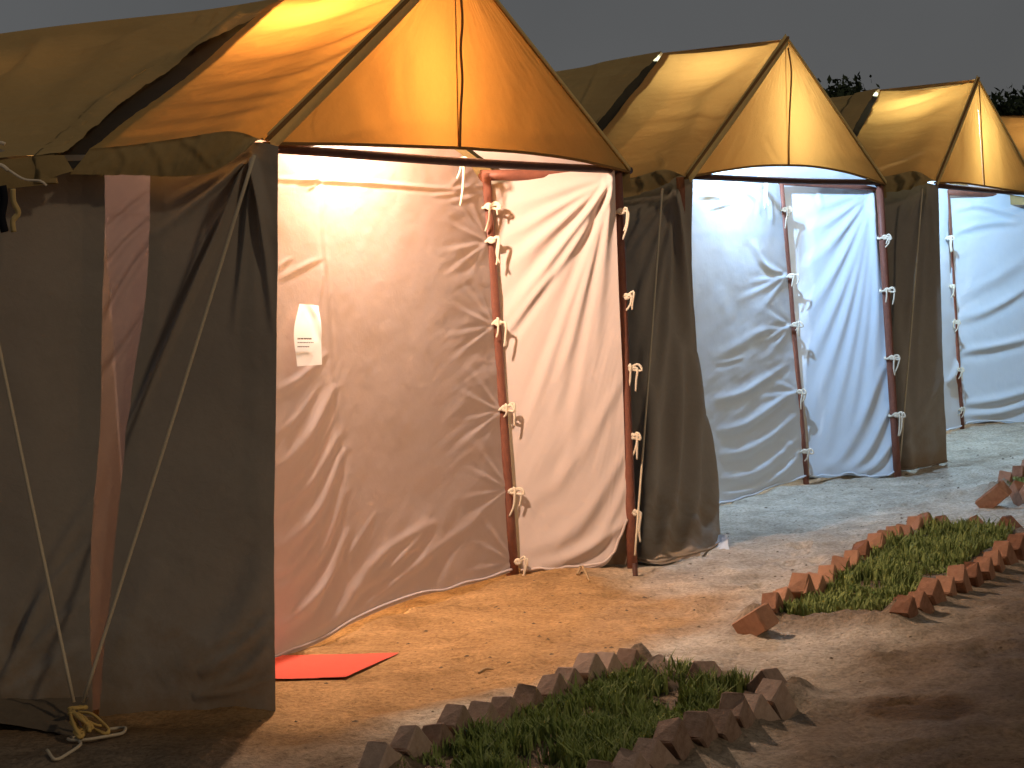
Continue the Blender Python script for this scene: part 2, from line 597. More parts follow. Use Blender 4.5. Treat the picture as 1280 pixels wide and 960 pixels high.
def ground_mat():
    m, nt, out = new_mat('sandy_soil')
    L = nt.links.new
    tc = N(nt, 'ShaderNodeTexCoord')
    at = N(nt, 'ShaderNodeAttribute', attribute_name='soil')
    sep = N(nt, 'ShaderNodeSeparateColor')
    L(at.outputs['Color'], sep.inputs[0])
    n1 = N(nt, 'ShaderNodeTexNoise', Scale=3.0, Detail=8.0, Roughness=0.65)
    n2 = N(nt, 'ShaderNodeTexNoise', Scale=45.0, Detail=6.0, Roughness=0.7)
    n3 = N(nt, 'ShaderNodeTexVoronoi', Scale=16.0)
    for n in (n1, n2, n3):
        L(tc.outputs['Object'], n.inputs['Vector'])
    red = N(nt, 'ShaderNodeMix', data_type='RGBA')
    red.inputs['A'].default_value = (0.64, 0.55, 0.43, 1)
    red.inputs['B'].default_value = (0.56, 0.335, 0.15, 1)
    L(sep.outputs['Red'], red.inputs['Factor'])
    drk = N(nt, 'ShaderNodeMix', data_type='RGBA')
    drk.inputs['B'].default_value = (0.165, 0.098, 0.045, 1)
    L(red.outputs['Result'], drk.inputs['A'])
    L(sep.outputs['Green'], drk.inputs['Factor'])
    # mottling
    rp = N(nt, 'ShaderNodeValToRGB')
    rp.color_ramp.elements[0].position = 0.3
    rp.color_ramp.elements[0].color = (0.60, 0.57, 0.53, 1)
    rp.color_ramp.elements[1].position = 0.68
    rp.color_ramp.elements[1].color = (1.08, 1.08, 1.08, 1)
    L(n1.outputs['Fac'], rp.inputs[0])
    ml = N(nt, 'ShaderNodeMix', data_type='RGBA', blend_type='MULTIPLY')
    ml.inputs['Factor'].default_value = 1.0
    L(drk.outputs['Result'], ml.inputs['A'])
    L(rp.outputs[0], ml.inputs['B'])
    rp2 = N(nt, 'ShaderNodeValToRGB')
    rp2.color_ramp.elements[0].position = 0.32
    rp2.color_ramp.elements[0].color = (0.45, 0.43, 0.40, 1)
    rp2.color_ramp.elements[1].position = 0.6
    rp2.color_ramp.elements[1].color = (1.05, 1.05, 1.05, 1)
    L(n2.outputs['Fac'], rp2.inputs[0])
    ml2 = N(nt, 'ShaderNodeMix', data_type='RGBA', blend_type='MULTIPLY')
    ml2.inputs['Factor'].default_value = 0.8
    L(ml.outputs['Result'], ml2.inputs['A'])
    L(rp2.outputs[0], ml2.inputs['B'])
    n4 = N(nt, 'ShaderNodeTexNoise', Scale=19.0, Detail=5.0, Roughness=0.75, Distortion=1.2)
    L(tc.outputs['Object'], n4.inputs['Vector'])
    rp4 = N(nt, 'ShaderNodeValToRGB')
    rp4.color_ramp.elements[0].position = 0.60
    rp4.color_ramp.elements[0].color = (1, 1, 1, 1)
    rp4.color_ramp.elements[1].position = 0.72
    rp4.color_ramp.elements[1].color = (0.5, 0.46, 0.42, 1)
    L(n4.outputs['Fac'], rp4.inputs[0])
    ml3 = N(nt, 'ShaderNodeMix', data_type='RGBA', blend_type='MULTIPLY')
    ml3.inputs['Factor'].default_value = 1.0
    L(ml2.outputs['Result'], ml3.inputs['A'])
    L(rp4.outputs[0], ml3.inputs['B'])
    bs = N(nt, 'ShaderNodeBsdfPrincipled', Roughness=0.95)
    bs.inputs['Specular IOR Level'].default_value = 0.1
    L(ml3.outputs['Result'], bs.inputs['Base Color'])
    b1 = N(nt, 'ShaderNodeBump', Strength=0.7, Distance=0.03)
    b2 = N(nt, 'ShaderNodeBump', Strength=0.6, Distance=0.08)
    L(n2.outputs['Fac'], b1.inputs['Height'])
    L(n1.outputs['Fac'], b2.inputs['Height'])
    L(b1.outputs[0], b2.inputs['Normal'])
    L(b2.outputs[0], bs.inputs['Normal'])
    L(bs.outputs[0], out.inputs[0])
    return m


# ------------------------------------------------------------------ tents: surveyed corner points
GROUP_T = "canvas tents pitched in a row"
TENTS = {
    1: dict(FL=gp(343, 879), FR=gp(790, 707), BR=gp(641, 717)),
    2: dict(FL=gp(891, 664), FR=gp(1122, 592), BR=gp(1008, 599)),
    3: dict(FL=gp(1181, 580), FR=gp(1326, 523), BR=gp(1203, 535)),
}
for k, t in TENTS.items():
    t['u'] = unit(t['FR'] - t['FL'])
    t['W'] = np.linalg.norm(t['FR'] - t['FL'])
    nb = np.array([-t['u'][1], t['u'][0], 0])        # straight back from the front
    t['v'] = unit(nb * 0.96 - t['u'] * 0.27)           # tents are pitched a little askew
    t['n'] = -nb
    t['pd'] = np.dot(t['BR'] - t['FR'], nb) / np.dot(t['v'], nb)
t3 = TENTS[3]
p4 = t3['FR'] + t3['u'] * 1.1
TENTS[4] = dict(FL=p4, FR=p4 + t3['u'] * 3.4, u=t3['u'], v=t3['v'], n=t3['n'], W=3.4, pd=0.7,
                BR=p4 + t3['u'] * 3.4 + t3['v'] * .7)

U1, N1 = TENTS[1]['u'], TENTS[1]['n']
ROWP = TENTS[1]['FL']

# ------------------------------------------------------------------ ground


def spaced(lo, hi, step, far, ratio=1.35):
    a = np.arange(lo, hi, step)
    l, r = [lo], [a[-1]]
    s = step
    while l[-1] > -far:
        s *= ratio
        l.append(l[-1] - s)
    s = step
    while r[-1] < far:
        s *= ratio
        r.append(r[-1] + s)
    return np.r_[np.array(l[1:])[::-1], a, np.array(r[1:])]


# flowerbed outlines on the ground (near-left, far-left, far-right, near-right)
BEDS = {
    1: [gp(470, 985), gp(800, 838), gp(985, 868), gp(740, 1010)],
    2: [gp(945, 778), gp(1160, 664), gp(1290, 672), gp(1118, 778)],
    3: [gp(1245, 616), gp(1345, 560), gp(1425, 574), gp(1330, 628)],
}


def poly_mask(X, Y, poly, soft):
    """1 inside the polygon, fading outwards"""
    d = np.full(X.shape, 1e9)
    ins = np.ones(X.shape, bool)
    c = np.mean([p[:2] for p in poly], 0)
    for i in range(len(poly)):
        a, b = poly[i][:2], poly[(i + 1) % len(poly)][:2]
        e_ = b - a
        l = np.linalg.norm(e_)
        nn = np.array([-e_[1], e_[0]]) / l
        if np.dot(c - a, nn) < 0:
            nn = -nn
        h = (X - a[0]) * nn[0] + (Y - a[1]) * nn[1]
        ins &= h > 0
        u = np.clip(((X - a[0]) * e_[0] + (Y - a[1]) * e_[1]) / l ** 2, 0, 1)
        d = np.minimum(d, np.hypot(X - a[0] - u * e_[0], Y - a[1] - u * e_[1]))
    return np.where(ins, 1.0, np.clip(1 - d / soft, 0, 1))


MAT_C = gp(410, 832)
FOOT = []
_fr = np.random.default_rng(5)
for _i in range(46):
    _a0, _b0 = _fr.uniform(-1.2, 9.5), _fr.uniform(.35, 3.0)
    _an = math.atan2(U1[1], U1[0]) + (_fr.normal(0, .35) if _fr.random() < .7 else _fr.uniform(0, 6.28))
    for _k in range(int(_fr.integers(2, 6))):
        _c = ROWP[:2] + U1[:2] * _a0 + N1[:2] * _b0 + np.array([math.cos(_an), math.sin(_an)]) * .62 * _k + np.array([-math.sin(_an), math.cos(_an)]) * .09 * (-1) ** _k
        _r = _c - ROWP[:2]
        if .3 < _r @ N1[:2] < 3.2:
            FOOT.append((_c[0], _c[1], _an + _fr.normal(0, .12), _fr.uniform(.008, .02)))


def footprints(X, Y):
    h = np.zeros(X.shape)
    for cx, cy, an, dp in FOOT:
        m = (np.abs(X - cx) < .28) & (np.abs(Y - cy) < .28)
        if not m.any():
            continue
        x, y = X[m] - cx, Y[m] - cy
        a = x * math.cos(an) + y * math.sin(an)
        b = -x * math.sin(an) + y * math.cos(an)
        wdt = .043 + .010 * np.clip(a / .12, -1, 1)
        q = (a / .135) ** 4 + (b / wdt) ** 4
        h[m] += dp * (.55 * np.exp(-((q ** .25 - 1.25) / .28) ** 2) - np.exp(-q))
    return h


def ground_relief(X, Y):
    h = 0.016 * fbm(X * 1.1, Y * 1.1, 3, 3) + 0.011 * fbm(X * 4.2, Y * 4.2, 11, 3)
    h += 0.010 * np.minimum(0.25, fbm(X * 9, Y * 9, 21, 3)) + 0.004 * fbm(X * 24, Y * 24, 25, 1)
    fl = np.exp(-(((X - MAT_C[0]) / .42) ** 4 + ((Y - MAT_C[1]) / .62) ** 4))
    return (h + footprints(X, Y)) * (1 - .95 * fl) - 0.012


gx = spaced(-2.6, 6.6, 0.028, 900)
gy = spaced(5.8, 21.0, 0.034, 900)
GX, GY = np.meshgrid(gx, gy)
fade = np.clip(1 - (np.hypot(GX - 2, GY - 12) - 13) / 8, 0, 1)
GZ = ground_relief(GX, GY) * fade
rel = np.stack([GX - ROWP[0], GY - ROWP[1]], -1)
ga = rel @ U1[:2]
gb = rel @ N1[:2]
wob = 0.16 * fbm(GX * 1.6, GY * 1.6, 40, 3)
redm = np.clip(1 - (gb - 0.50 - .36 * np.clip(ga / .8, 0, 1) + wob * .6) / 0.24, 0, 1) * np.clip((ga + 0.9) / .4, 0, 1) * np.clip((4.0 - ga - gb * .9 + wob * 2) / .9, 0, 1)  # redder sand before the first porch, with its orange lamp pool painted in
dark = np.clip((gb - 1.72 + wob) / 0.5, 0, 1) * 0.8  # ground past the porch light's reach, its shade painted as darker soil
dark = np.maximum(dark, np.clip((-ga - 0.15 + wob) / .4, 0, 1) * np.clip((1.0 - gb + wob) / .3, 0, 1) * 0.7)  # shade left of the first wing wall, also painted into the ground
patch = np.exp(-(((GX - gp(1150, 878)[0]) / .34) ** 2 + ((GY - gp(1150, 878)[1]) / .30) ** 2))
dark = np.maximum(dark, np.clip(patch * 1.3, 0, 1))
for bd in BEDS.values():
    mk = poly_mask(GX, GY, bd, 0.25)
    dark = np.maximum(dark, mk * 0.8)
    GZ += 0.035 * mk * fade
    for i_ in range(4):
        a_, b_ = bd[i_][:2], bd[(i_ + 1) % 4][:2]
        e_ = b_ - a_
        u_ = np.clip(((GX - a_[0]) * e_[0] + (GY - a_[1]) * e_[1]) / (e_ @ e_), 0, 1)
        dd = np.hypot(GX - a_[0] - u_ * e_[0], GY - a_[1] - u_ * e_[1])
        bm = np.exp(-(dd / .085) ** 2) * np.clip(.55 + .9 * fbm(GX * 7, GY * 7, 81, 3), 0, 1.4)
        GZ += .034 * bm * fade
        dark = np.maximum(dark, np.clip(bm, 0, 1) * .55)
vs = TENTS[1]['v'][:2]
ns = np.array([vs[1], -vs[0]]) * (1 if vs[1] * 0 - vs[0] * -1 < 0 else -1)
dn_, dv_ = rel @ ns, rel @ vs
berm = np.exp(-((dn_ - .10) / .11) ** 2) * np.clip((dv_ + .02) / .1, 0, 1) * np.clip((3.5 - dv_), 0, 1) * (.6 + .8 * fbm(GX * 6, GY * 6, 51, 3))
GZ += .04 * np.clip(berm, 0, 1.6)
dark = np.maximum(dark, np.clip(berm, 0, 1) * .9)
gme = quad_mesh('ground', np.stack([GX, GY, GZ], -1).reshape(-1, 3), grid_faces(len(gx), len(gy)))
ca = gme.color_attributes.new('soil', 'FLOAT_COLOR', 'POINT')  # soil tones together with the painted lamp pool and shade
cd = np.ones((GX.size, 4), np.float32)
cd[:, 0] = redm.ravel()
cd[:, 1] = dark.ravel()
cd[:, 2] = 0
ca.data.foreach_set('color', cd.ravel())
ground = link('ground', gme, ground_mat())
tag(ground, kind='structure')


def gz(x, y):
    return float(ground_relief(np.array([x]), np.array([y]))[0])


# ------------------------------------------------------------------ tent builder
E_H, R_H = 2.15, 3.12


def T(t, a, b, z):
    return t['FL'] + t['u'] * a + t['v'] * b + UP * z


class Frame:
    """resolves edge points: a pair is a surveyed point on the panel's plane, a triple is already in the world"""

    def __init__(s, P0, n):
        s.P0, s.n = P0, n

    def __call__(s, pts):
        return [onplane(p, s.P0, s.n) if len(p) == 2 else np.asarray(p, float) for p in pts]


def tie_runs(at, side, out, tail, sd):
    """a cotton tape: loop round the pole, a small bow and two hanging tails"""
    r = random.Random(sd)
    at = np.asarray(at, float)
    side, out = unit(side), unit(out)
    runs = []
    rad = 0.034
    at = at + UP * r.uniform(-.02, .02)
    loop = [at + rad * (math.cos(a) * side + math.sin(a) * out) + UP * (0.006 * math.sin(2 * a)) for a in np.linspace(0, 2 * math.pi, 13)]
    runs.append((loop, 0.0085, 26))
    k = at + out * 0.036 + side * 0.015
    runs.append(([k - side * .018, k + UP * .012, k + side * .02, k - UP * .008, k - side * .01], 0.011, 16))
    for q in range(2):
        L = tail * r.uniform(.35, 1.35)
        dx = r.uniform(-.02, .025) if q == 0 else r.uniform(.0, .04)
        runs.append(([k, k + side * (.02 + dx) + UP * r.uniform(-.005, .03) + out * .012,
                      k + side * (dx + r.uniform(0, .02)) - UP * L * .55 + out * .008,
                      k + side * (dx + r.uniform(-.02, .02)) - UP * L], [0.0075, 0.0065, 0.006, 0.005], 16))
    if r.random() < .6:
        b = r.uniform(.03, .05)
        runs.append(([k, k + side * b + UP * .02 + out * .01, k + side * (b * 1.4) - UP * .015 + out * .015, k + side * .01 - UP * .008], 0.007, 14))
    return runs


def lamp(t, k, label, inner=False):
    s = t
    if inner:
        p = T(s, s['W'] * .46, s['pd'] + 1.35, 2.42)
    else:
        p = T(s, s['W'] * s.get('la', .42), s['pd'] * s.get('lb', .78), s.get('lz', 2.74))
    root = empty('hanging_bulb', p, label, 'light bulb', 'bulbs hanging under the tent roofs')
    V, Fc = [], []
    prof = [(0.0, -.055), (.018, -.05), (.03, -.03), (.03, -.01), (.018, .02), (.013, .035)]
    for r_, z_ in prof:
        for q in range(14):
            a = 2 * math.pi * q / 14
            V.append(p + np.array([r_ * math.cos(a), r_ * math.sin(a), z_]))
    for i in range(len(prof) - 1):
        for q in range(14):
            Fc.append((i * 14 + q, i * 14 + (q + 1) % 14, (i + 1) * 14 + (q + 1) % 14, (i + 1) * 14 + q))
    b = link('bulb', mesh_from('bulb', V, Fc), M['bulb'], root)
    hb = p - s['n'] * .03 + UP * .012
    tube('holder', [hb, hb - s['n'] * .05], .014, M['holder'], root, 10)
    tube('cord', [hb - s['n'] * .05, hb - s['n'] * .06 + UP * .07], .003, M['holder'], root, 6)
    ld = bpy.data.lights.new('bulb_light', 'POINT')
    ld.energy = (INNER_POWER if inner else LAMP_POWER)[k]
    ld.color = (INNER_COLOR if inner else LAMP_COLOR)[k]
    ld.shadow_soft_size = 0.04
    lo = bpy.data.objects.new('bulb_light', ld)
    COL.objects.link(lo)
    lo.parent = root
    lo.location = (0, 0, -0.10)


def build_tent(k, label, spec):
    t = TENTS[k]
    S = spec
    GABLE = M['gable'] if k == 1 else M['roof_tan']
    ROOF = M['roof'] if k == 1 else M['roof_tan']
    u, v, n, Wd, pd = t['u'], t['v'], t['n'], t['W'], t['pd']
    root = empty('canvas_tent', t['FL'], label, 'tent', GROUP_T)
    res = S.get('res', 1.0)
    R = lambda x: max(8, int(x * res))
    hi = S.get('hi')
    front = Frame(t['FL'] - v * 0.03, n)
    fplane = Frame(t['FL'], n)
    # --- gable
    apex = front([S['apex']])[0]
    gb_ = front(S['gable_bottom'])
    mid = S['gable_mid']
    gl, gm, gr = gb_[0], gb_[mid], gb_[-1]
    eps = 0.012
    ap_l, ap_r = apex - u * eps, apex + u * eps
    gl2, gr2 = gl + u * .075, gr - u * .02
    P = coons([gl2] + gb_[1:mid] + [gm + u * .006], [ap_l, apex + u * .006], [gl2, ap_l], [gm + u * .006, apex + u * .006], R(90), R(90))
    cloth('gable_panel', P, GABLE, root, S.get('gable_folds', ()), rough=.006, fine=.0015, seed=k * 10 + 1, aniso=(2.2, .6), pin='rl')
    P = coons([p + n * .004 for p in gb_[mid:]], [apex - u * .006 + n * .004, ap_r + n * .004], [gm - u * .006 + n * .004, apex - u * .006 + n * .004], [gr + n * .004, ap_r + n * .004], R(90), R(90))
    cloth('gable_panel', P, GABLE, root, S.get('gable_folds', ()), rough=.006, fine=.0015, seed=k * 10 + 2, aniso=(2.2, .6), pin='lr')
    seam = [front([p])[0] + n * .012 for p in S['seam']]
    ribbon('gable_seam', seam, 0.014, n, M['seam'], root, 40, .006)
    # hem of the gable flap
    tube('gable_hem', [p + n * .006 - UP * .004 for p in catmull(gb_, 26)], .008, M['seam'], root, 6)
    # --- roof fly
    sn = np.cross(v, UP)
    ridge_pl = Frame(T(t, Wd / 2, 0, 0), sn)
    eave_pl = Frame(T(t, -0.10, 0, 0), sn)
    rf = apex + n * .012
    rb = ridge_pl([S['fly_ridge_end']])[0]
    fold_line = eave_pl(S['fly_eave'])              # back -> front
    fold_line[-1] = gl + n * .012 + UP * .004
    back_e = [fold_line[0], (fold_line[0] + rb) / 2 - UP * S.get('fly_sag', .03), rb]
    front_e = [fold_line[-1], rf]
    P = coons(fold_line, [rb, (rb + rf) / 2 - UP * .012, rf], back_e, front_e, R(150), R(170))
    cloth('roof_panel', P, ROOF, root, S.get('fly_folds', ()), bulge=-.012, rough=.006, fine=.0015, seed=k * 10 + 3, aniso=(.7, 1.6), pin='rbt')
    # valance hanging from the eave
    val = Frame(T(t, -0.13, 0, 0), sn)
    vb = val(S['valance'])
    P = coons(vb, fold_line, [vb[0], fold_line[0]], [vb[-1], fold_line[-1]], R(140), 22)
    cloth('valance', P + (-u * .0), M['roof_main'], root, S.get('val_folds', ()), bulge=.012, rough=.012, fine=.003, seed=k * 10 + 4, aniso=(3, 1), pin='tr')
    # right slope mirrors the left one
    er_f = gr + n * .01
    er_b = T(t, Wd + .1, 0, 0) + v * np.dot(fold_line[0] - t['FL'], v) * 1.0
    er_b = np.array([er_b[0], er_b[1], fold_line[0][2]])
    P = coons([er_b, er_f], [rb, rf], [er_b, rb], [er_f, rf + u * .004], 40, 40)
    cloth('roof_panel', P, ROOF, root, (), rough=.008, fine=.002, seed=k * 10 + 5, pin='rt')
    P = coons([er_b - UP * .16, er_f - UP * .10], [er_b, er_f], [er_b - UP * .16, er_b], [er_f - UP * .10, er_f], 40, 8)
    cloth('valance', P, M['roof_main'], root, (), rough=.006, fine=.002, seed=k * 10 + 6)
    dn = UP * .035 + u * .03
    P = coons([er_b - dn, er_f - dn], [rb - dn, rf - dn + v * .12], [er_b - dn, rb - dn], [er_f - dn + v * .05, rf - dn + v * .12], 30, 30)
    cloth('roof_lining', P, M['curtain'] if k == 1 else M['cool'], root, (), rough=.006, fine=.002, seed=k * 10 + 7)
    # edge tapes down both gable edges
    ro = n * .03 + UP * .004
    sl = unit(apex - gl)
    ro2 = u * .03 + n * .016
    ribbon('edge_tape', [gl + ro2, (gl + apex) / 2 + ro2, apex + n * .016], .075, n, M['trim'], root, 30, .003)
    tube('edge_cord', [gl + n * .026 - u * .008 + UP * .006, (gl + apex) / 2 + n * .026 - u * .008 + UP * .006, apex + n * .026 + UP * .01], .009, M['seam'], root, 6, 24)
    ribbon('edge_tape', [gr + n * .012 + UP * .01, (gr + apex) / 2 + n * .012 + UP * .012, apex + n * .012 + UP * .012], .02, n, M['trim'], root, 30, .008)
    # --- main roof behind the fly
    mr = ridge_pl(S['main_ridge'])                 # front -> back
    me_ = Frame(T(t, -0.12, 0, 0), sn)(S['main_eave'])
    L = S.get('main_len', 3.4)
    mr.append(T(t, Wd / 2, L, 0) + UP * (mr[-1][2] - .08))
    me_.append(T(t, -.12, L, 0) + UP * (me_[-1][2] - .02))
    fe = [me_[0], (me_[0] + mr[0]) / 2 - UP * .03 + v * S.get('main_sag', .06), mr[0]]
    be = [me_[-1], mr[-1]]
    P = coons(me_[::-1], mr[::-1], be, fe, R(180), R(130))
    cloth('main_roof_panel', P, M['roof_main'], root, S.get('main_folds', ()), bulge=-.015, rough=.016, fine=.004, seed=k * 10 + 8, aniso=(.7, 1.2), pin='t')
    if 'main_valance' in S:
        mv = Frame(T(t, -0.14, 0, 0), sn)(S['main_valance'])
        mv.append(T(t, -.14, L, 0) + UP * (mv[-1][2] - .02))
        P = coons(mv[::-1], me_[::-1], [mv[-1], me_[-1]], [mv[0], me_[0]], R(120), 20)
        cloth('main_valance', P, M['roof_main'], root, S.get('val_folds', ()), bulge=.01, rough=.012, fine=.003, seed=k * 10 + 9, aniso=(3, 1))
    er = [T(t, Wd + .12, np.dot(p - t['FL'], v), 0) + UP * p[2] for p in (me_[0], me_[-1])]
    P = coons([er[1], er[0]], [p - UP * .006 for p in mr[::-1]], [er[1], mr[-1] - UP * .006], [er[0], mr[0] - UP * .006], 60, 30)
    cloth('main_roof_panel', P, M['roof_main'], root, (), rough=.01, fine=.002, seed=k * 10 + 11, pin='t')
    # sheet across the step below the main roof, coloured near-black as its shade
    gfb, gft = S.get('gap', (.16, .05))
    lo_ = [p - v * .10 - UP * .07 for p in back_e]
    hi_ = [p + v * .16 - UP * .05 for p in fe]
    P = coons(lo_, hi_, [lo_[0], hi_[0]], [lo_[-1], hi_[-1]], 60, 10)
    cloth('step_shade_flap', P, M['gap'], root, (), rough=.004, seed=k * 10 + 12)
    # --- walls
    sideP = Frame(t['FL'], np.cross(v, UP))
    for w in S['walls']:
        fr = {'side': sideP, 'side_in': Frame(t['FL'] + u * .05, np.cross(v, UP)),
              'side_out': Frame(t['FL'] - u * .012, np.cross(v, UP)),
              'back': Frame(t['BR'], n),
              'curt': Frame((t['FR'] + t['BR']) / 2, np.cross(t['FR'] - t['BR'], UP))}[w['plane']]
        q = [fr(w[x]) for x in ('bottom', 'top', 'left', 'right')]
        q[0][0], q[1][0] = q[2][0], q[2][-1]
        q[0][-1], q[1][-1] = q[3][0], q[3][-1]
        P = coons(*q, R(w.get('nu', 150)), R(w.get('nv', 200)))
        o = cloth(w['name'], P, M[w['mat']], root, w.get('folds', ()), bulge=w.get('bulge', 0), rough=w.get('rough', .006),
                  fine=w.get('fine', .0014), seed=k * 10 + w.get('seed', 5), aniso=w.get('aniso', (1, 1)), wr=w.get('wr', ()))
        if w.get('label'):
            o['label'] = w['label']
        if w.get('hem'):
            nn = unit(C0 - q[0][0])
            nn[2] = 0
            hp = [p + nn * .012 + UP * .012 + UP * .01 * vnoise(np.array([i * .37]), np.array([k * 3.1]))[0] for i, p in enumerate(catmull(q[0], 40))]
            tube('hem', hp, .007, M[w['mat']], o, 7, 60)
    # hidden sides that close the tent
    hz = me_[0][2]
    wr_, wf_ = Wd + .05, .04
    P = coons([T(t, wr_, L, 0), T(t, wr_, wf_, 0)], [T(t, wr_, L, hz), T(t, wr_, wf_, hz)], [T(t, wr_, L, 0), T(t, wr_, L, hz)], [T(t, wr_, wf_, 0), T(t, wr_, wf_, hz)], 40, 30)
    cloth('side_wall', P, M['wall'], root, (), rough=.006, seed=k * 10 + 13)
    P = coons([T(t, 0, L, 0), T(t, Wd, L, 0)], [T(t, 0, L, hz), mr[-1], T(t, Wd, L, hz)], [T(t, 0, L, 0), T(t, 0, L, hz)], [T(t, Wd, L, 0), T(t, Wd, L, hz)], 41, 30)
    cloth('rear_wall', P, M['wall'], root, (), rough=.02, seed=k * 10 + 14)
    # --- poles
    fl_top, fr_top = fplane([S['beam'][0]])[0], fplane([S['beam'][1]])[0]
    tube('beam', [fl_top, (fl_top + fr_top) / 2 - UP * .01, fr_top], .021, M['beam'], root, 10, 12)
    tube('front_post', [t['FR'] - UP * .12, fplane([S['fr_top']])[0]], .029, M['pole'], root, 12, 6)
    tube('front_post', [t['FL'] + v * .09 + u * .07 - UP * .1, fl_top + v * .08 + u * .03], .026, M['pole'], root, 12, 6)
    bpl = Frame(t['BR'], n)
    br_top = bpl([S['br_top']])[0]
    brb = t['BR'] - v * .018 - n * .02
    tube('rear_post', [brb - UP * .1, br_top - v * .018 - n * .02 + UP * .04], .034 if k == 1 else .022, M['pole'], root, 12, 6)
    tube('side_rail', [br_top + v * .02 + UP * .03, fplane([S['fr_top']])[0] + v * .03 - UP * .02], .03, M['pole'], root, 10, 6)
    tube('ridge_pole', [rf - UP * .05 + v * .05, rb - UP * .05], .02, M['pole'], root, 8, 6)
    # --- ties
    out1 = unit(C0 - t['FR']) * np.array([1, 1, 0])
    sd1 = unit(np.cross(UP, -out1))
    sd1 = sd1 if sd1[0] > 0 else -sd1
    for i, p in enumerate(S['front_ties']):
        multi_tube('tie', tie_runs(fplane([p])[0], sd1, out1, S.get('tail', .17), k * 100 + i), M['tie'], root)
    for i, p in enumerate(S['rear_ties']):
        multi_tube('tie', tie_runs(bpl([p])[0] - out1 * -.02, sd1, out1, S.get('tail', .17) * .8, k * 100 + 50 + i), M['tie'], root)
    for i, p in enumerate(S.get('top_ties', ())):
        multi_tube('tie', tie_runs(bpl([p])[0] + out1 * .03, sd1, out1, .22, k * 100 + 80 + i)[1:], M['tie'], root)
    S['root'] = root
    S['rb'], S['fe'], S['fold_line'], S['vb'] = rb, fe, fold_line, vb
    return root


def fan(o, ends, w0, w1, amp, mode='a', bend=0.0):
    out = []
    for i, e_ in enumerate(ends):
        m = ((o[0] + e_[0]) / 2 + bend * (e_[1] - o[1]), (o[1] + e_[1]) / 2 - bend * (e_[0] - o[0]))
        out.append(([o, m, e_[:2]], w0, w1, amp * (e_[2] if len(e_) > 2 else 1), mode))
    return out


# ---- tent 1 ------------------------------------------------------
t = TENTS[1]
BL1 = T(t, 0.06, t['pd'], 0)
ties1 = [(608, 262), (611, 303), (619, 408), (628, 515), (637, 611), (644, 702)]
f_back1 = []
for tx, ty in ties1[1:]:
    f_back1 += fan((tx - 2, ty), [(tx - 48, ty - 62, 1), (tx - 62, ty - 30, .7), (tx - 30, ty - 75, .6), (tx - 66, ty + 14, .6), (tx - 58, ty + 46, .9), (tx - 30, ty + 55, .5)], 2.0, 4.5, .006)
f_back1 += [
    ([(345, 490), (378, 470), (410, 440)], 5.76, 3.6, 0.0061), ([(345, 590), (385, 545), (420, 480)], 7.2, 4.32, 0.0120),
    ([(343, 640), (385, 605), (426, 540)], 7.2, 4.32, 0.0102), ([(345, 690), (395, 640), (430, 560)], 7.92, 4.32, 0.0136),
    ([(345, 745), (400, 690), (432, 610)], 7.92, 4.32, 0.0120), ([(343, 790), (395, 745), (436, 660)], 8.64, 5.04, 0.0154),
    ([(346, 812), (420, 770), (470, 700), (540, 650)], 9, 5, 0.0099), ([(360, 820), (450, 760), (540, 690), (610, 640)], 8, 5, 0.0062),
    ([(440, 742), (480, 715), (545, 650)], 6.48, 5.04, 0.0086), ([(430, 700), (445, 680), (470, 640)], 3.6, 2.88, 0.0041),
    ([(345, 545), (372, 520), (400, 480)], 4.32, 2.88, 0.0048), ([(360, 610), (390, 575), (418, 520)], 3.6, 2.88, 0.0048),
    ([(345, 720), (370, 700), (405, 655)], 4.32, 2.88, 0.0055), ([(365, 770), (400, 735), (434, 690)], 4.32, 3.6, 0.0061),
    ([(405, 224), (404, 280), (410, 340), (420, 480), (431, 600), (436, 720)], 2.52, 2.52, 0.0031, 'c'),
    ([(345, 340), (352, 330), (365, 322)], 3.6, 2.88, 0.0027), ([(345, 350), (385, 330), (405, 322)], 4.32, 2.88, 0.0027),
    ([(395, 400), (400, 370), (405, 330)], 2.88, 2.16, 0.0031),
    ([(348, 224), (450, 228), (560, 236), (604, 232)], 2.304, 2.304, 0.0034, 'c'),
    ([(385, 228), (398, 222), (405, 216)], 2.16, 1.44, 0.0041), ([(372, 226), (390, 224), (400, 220)], 1.44, 1.44, 0.0027), ([(382, 238), (394, 230), (403, 221)], 2.16, 1.44, 0.0034),
    ([(540, 245), (570, 240), (598, 225)], 2.88, 2.16, 0.0034), ([(560, 235), (575, 222), (590, 212)], 2.16, 2.16, 0.0034), ([(562, 252), (585, 248), (602, 240)], 2.88, 2.16, 0.0034),
]
f_cream = fan((767, 222), [(618, 262, .5), (614, 305, 1.0), (616, 350, 1.1), (622, 412, 1.7), (632, 455, .6), (650, 560, 1.0), (690, 520, 1.2), (700, 640, .6), (735, 520, .7), (640, 240, .4)], 3.0, 10, .036, 'a', .0)
f_cream += [
    ([(640, 400), (700, 330), (768, 240)], 5.6, 3.2, 0.0120, 'b'), ([(625, 425), (650, 395), (690, 340)], 5.6, 4.8, 0.0180, 'b'),
    ([(650, 692), (720, 660), (784, 560)], 14.4, 6.4, 0.0180, 'b'), ([(650, 640), (715, 580), (782, 465)], 12.8, 5.6, 0.0108, 'b'),
    ([(660, 712), (730, 690), (786, 648)], 10.4, 5.6, 0.0210, 'b'), ([(700, 700), (750, 670), (785, 600)], 7.2, 4.8, 0.0120, 'b'),
    ([(645, 620), (690, 560), (740, 470)], 16, 9.6, 0.0084, 'b'),
]
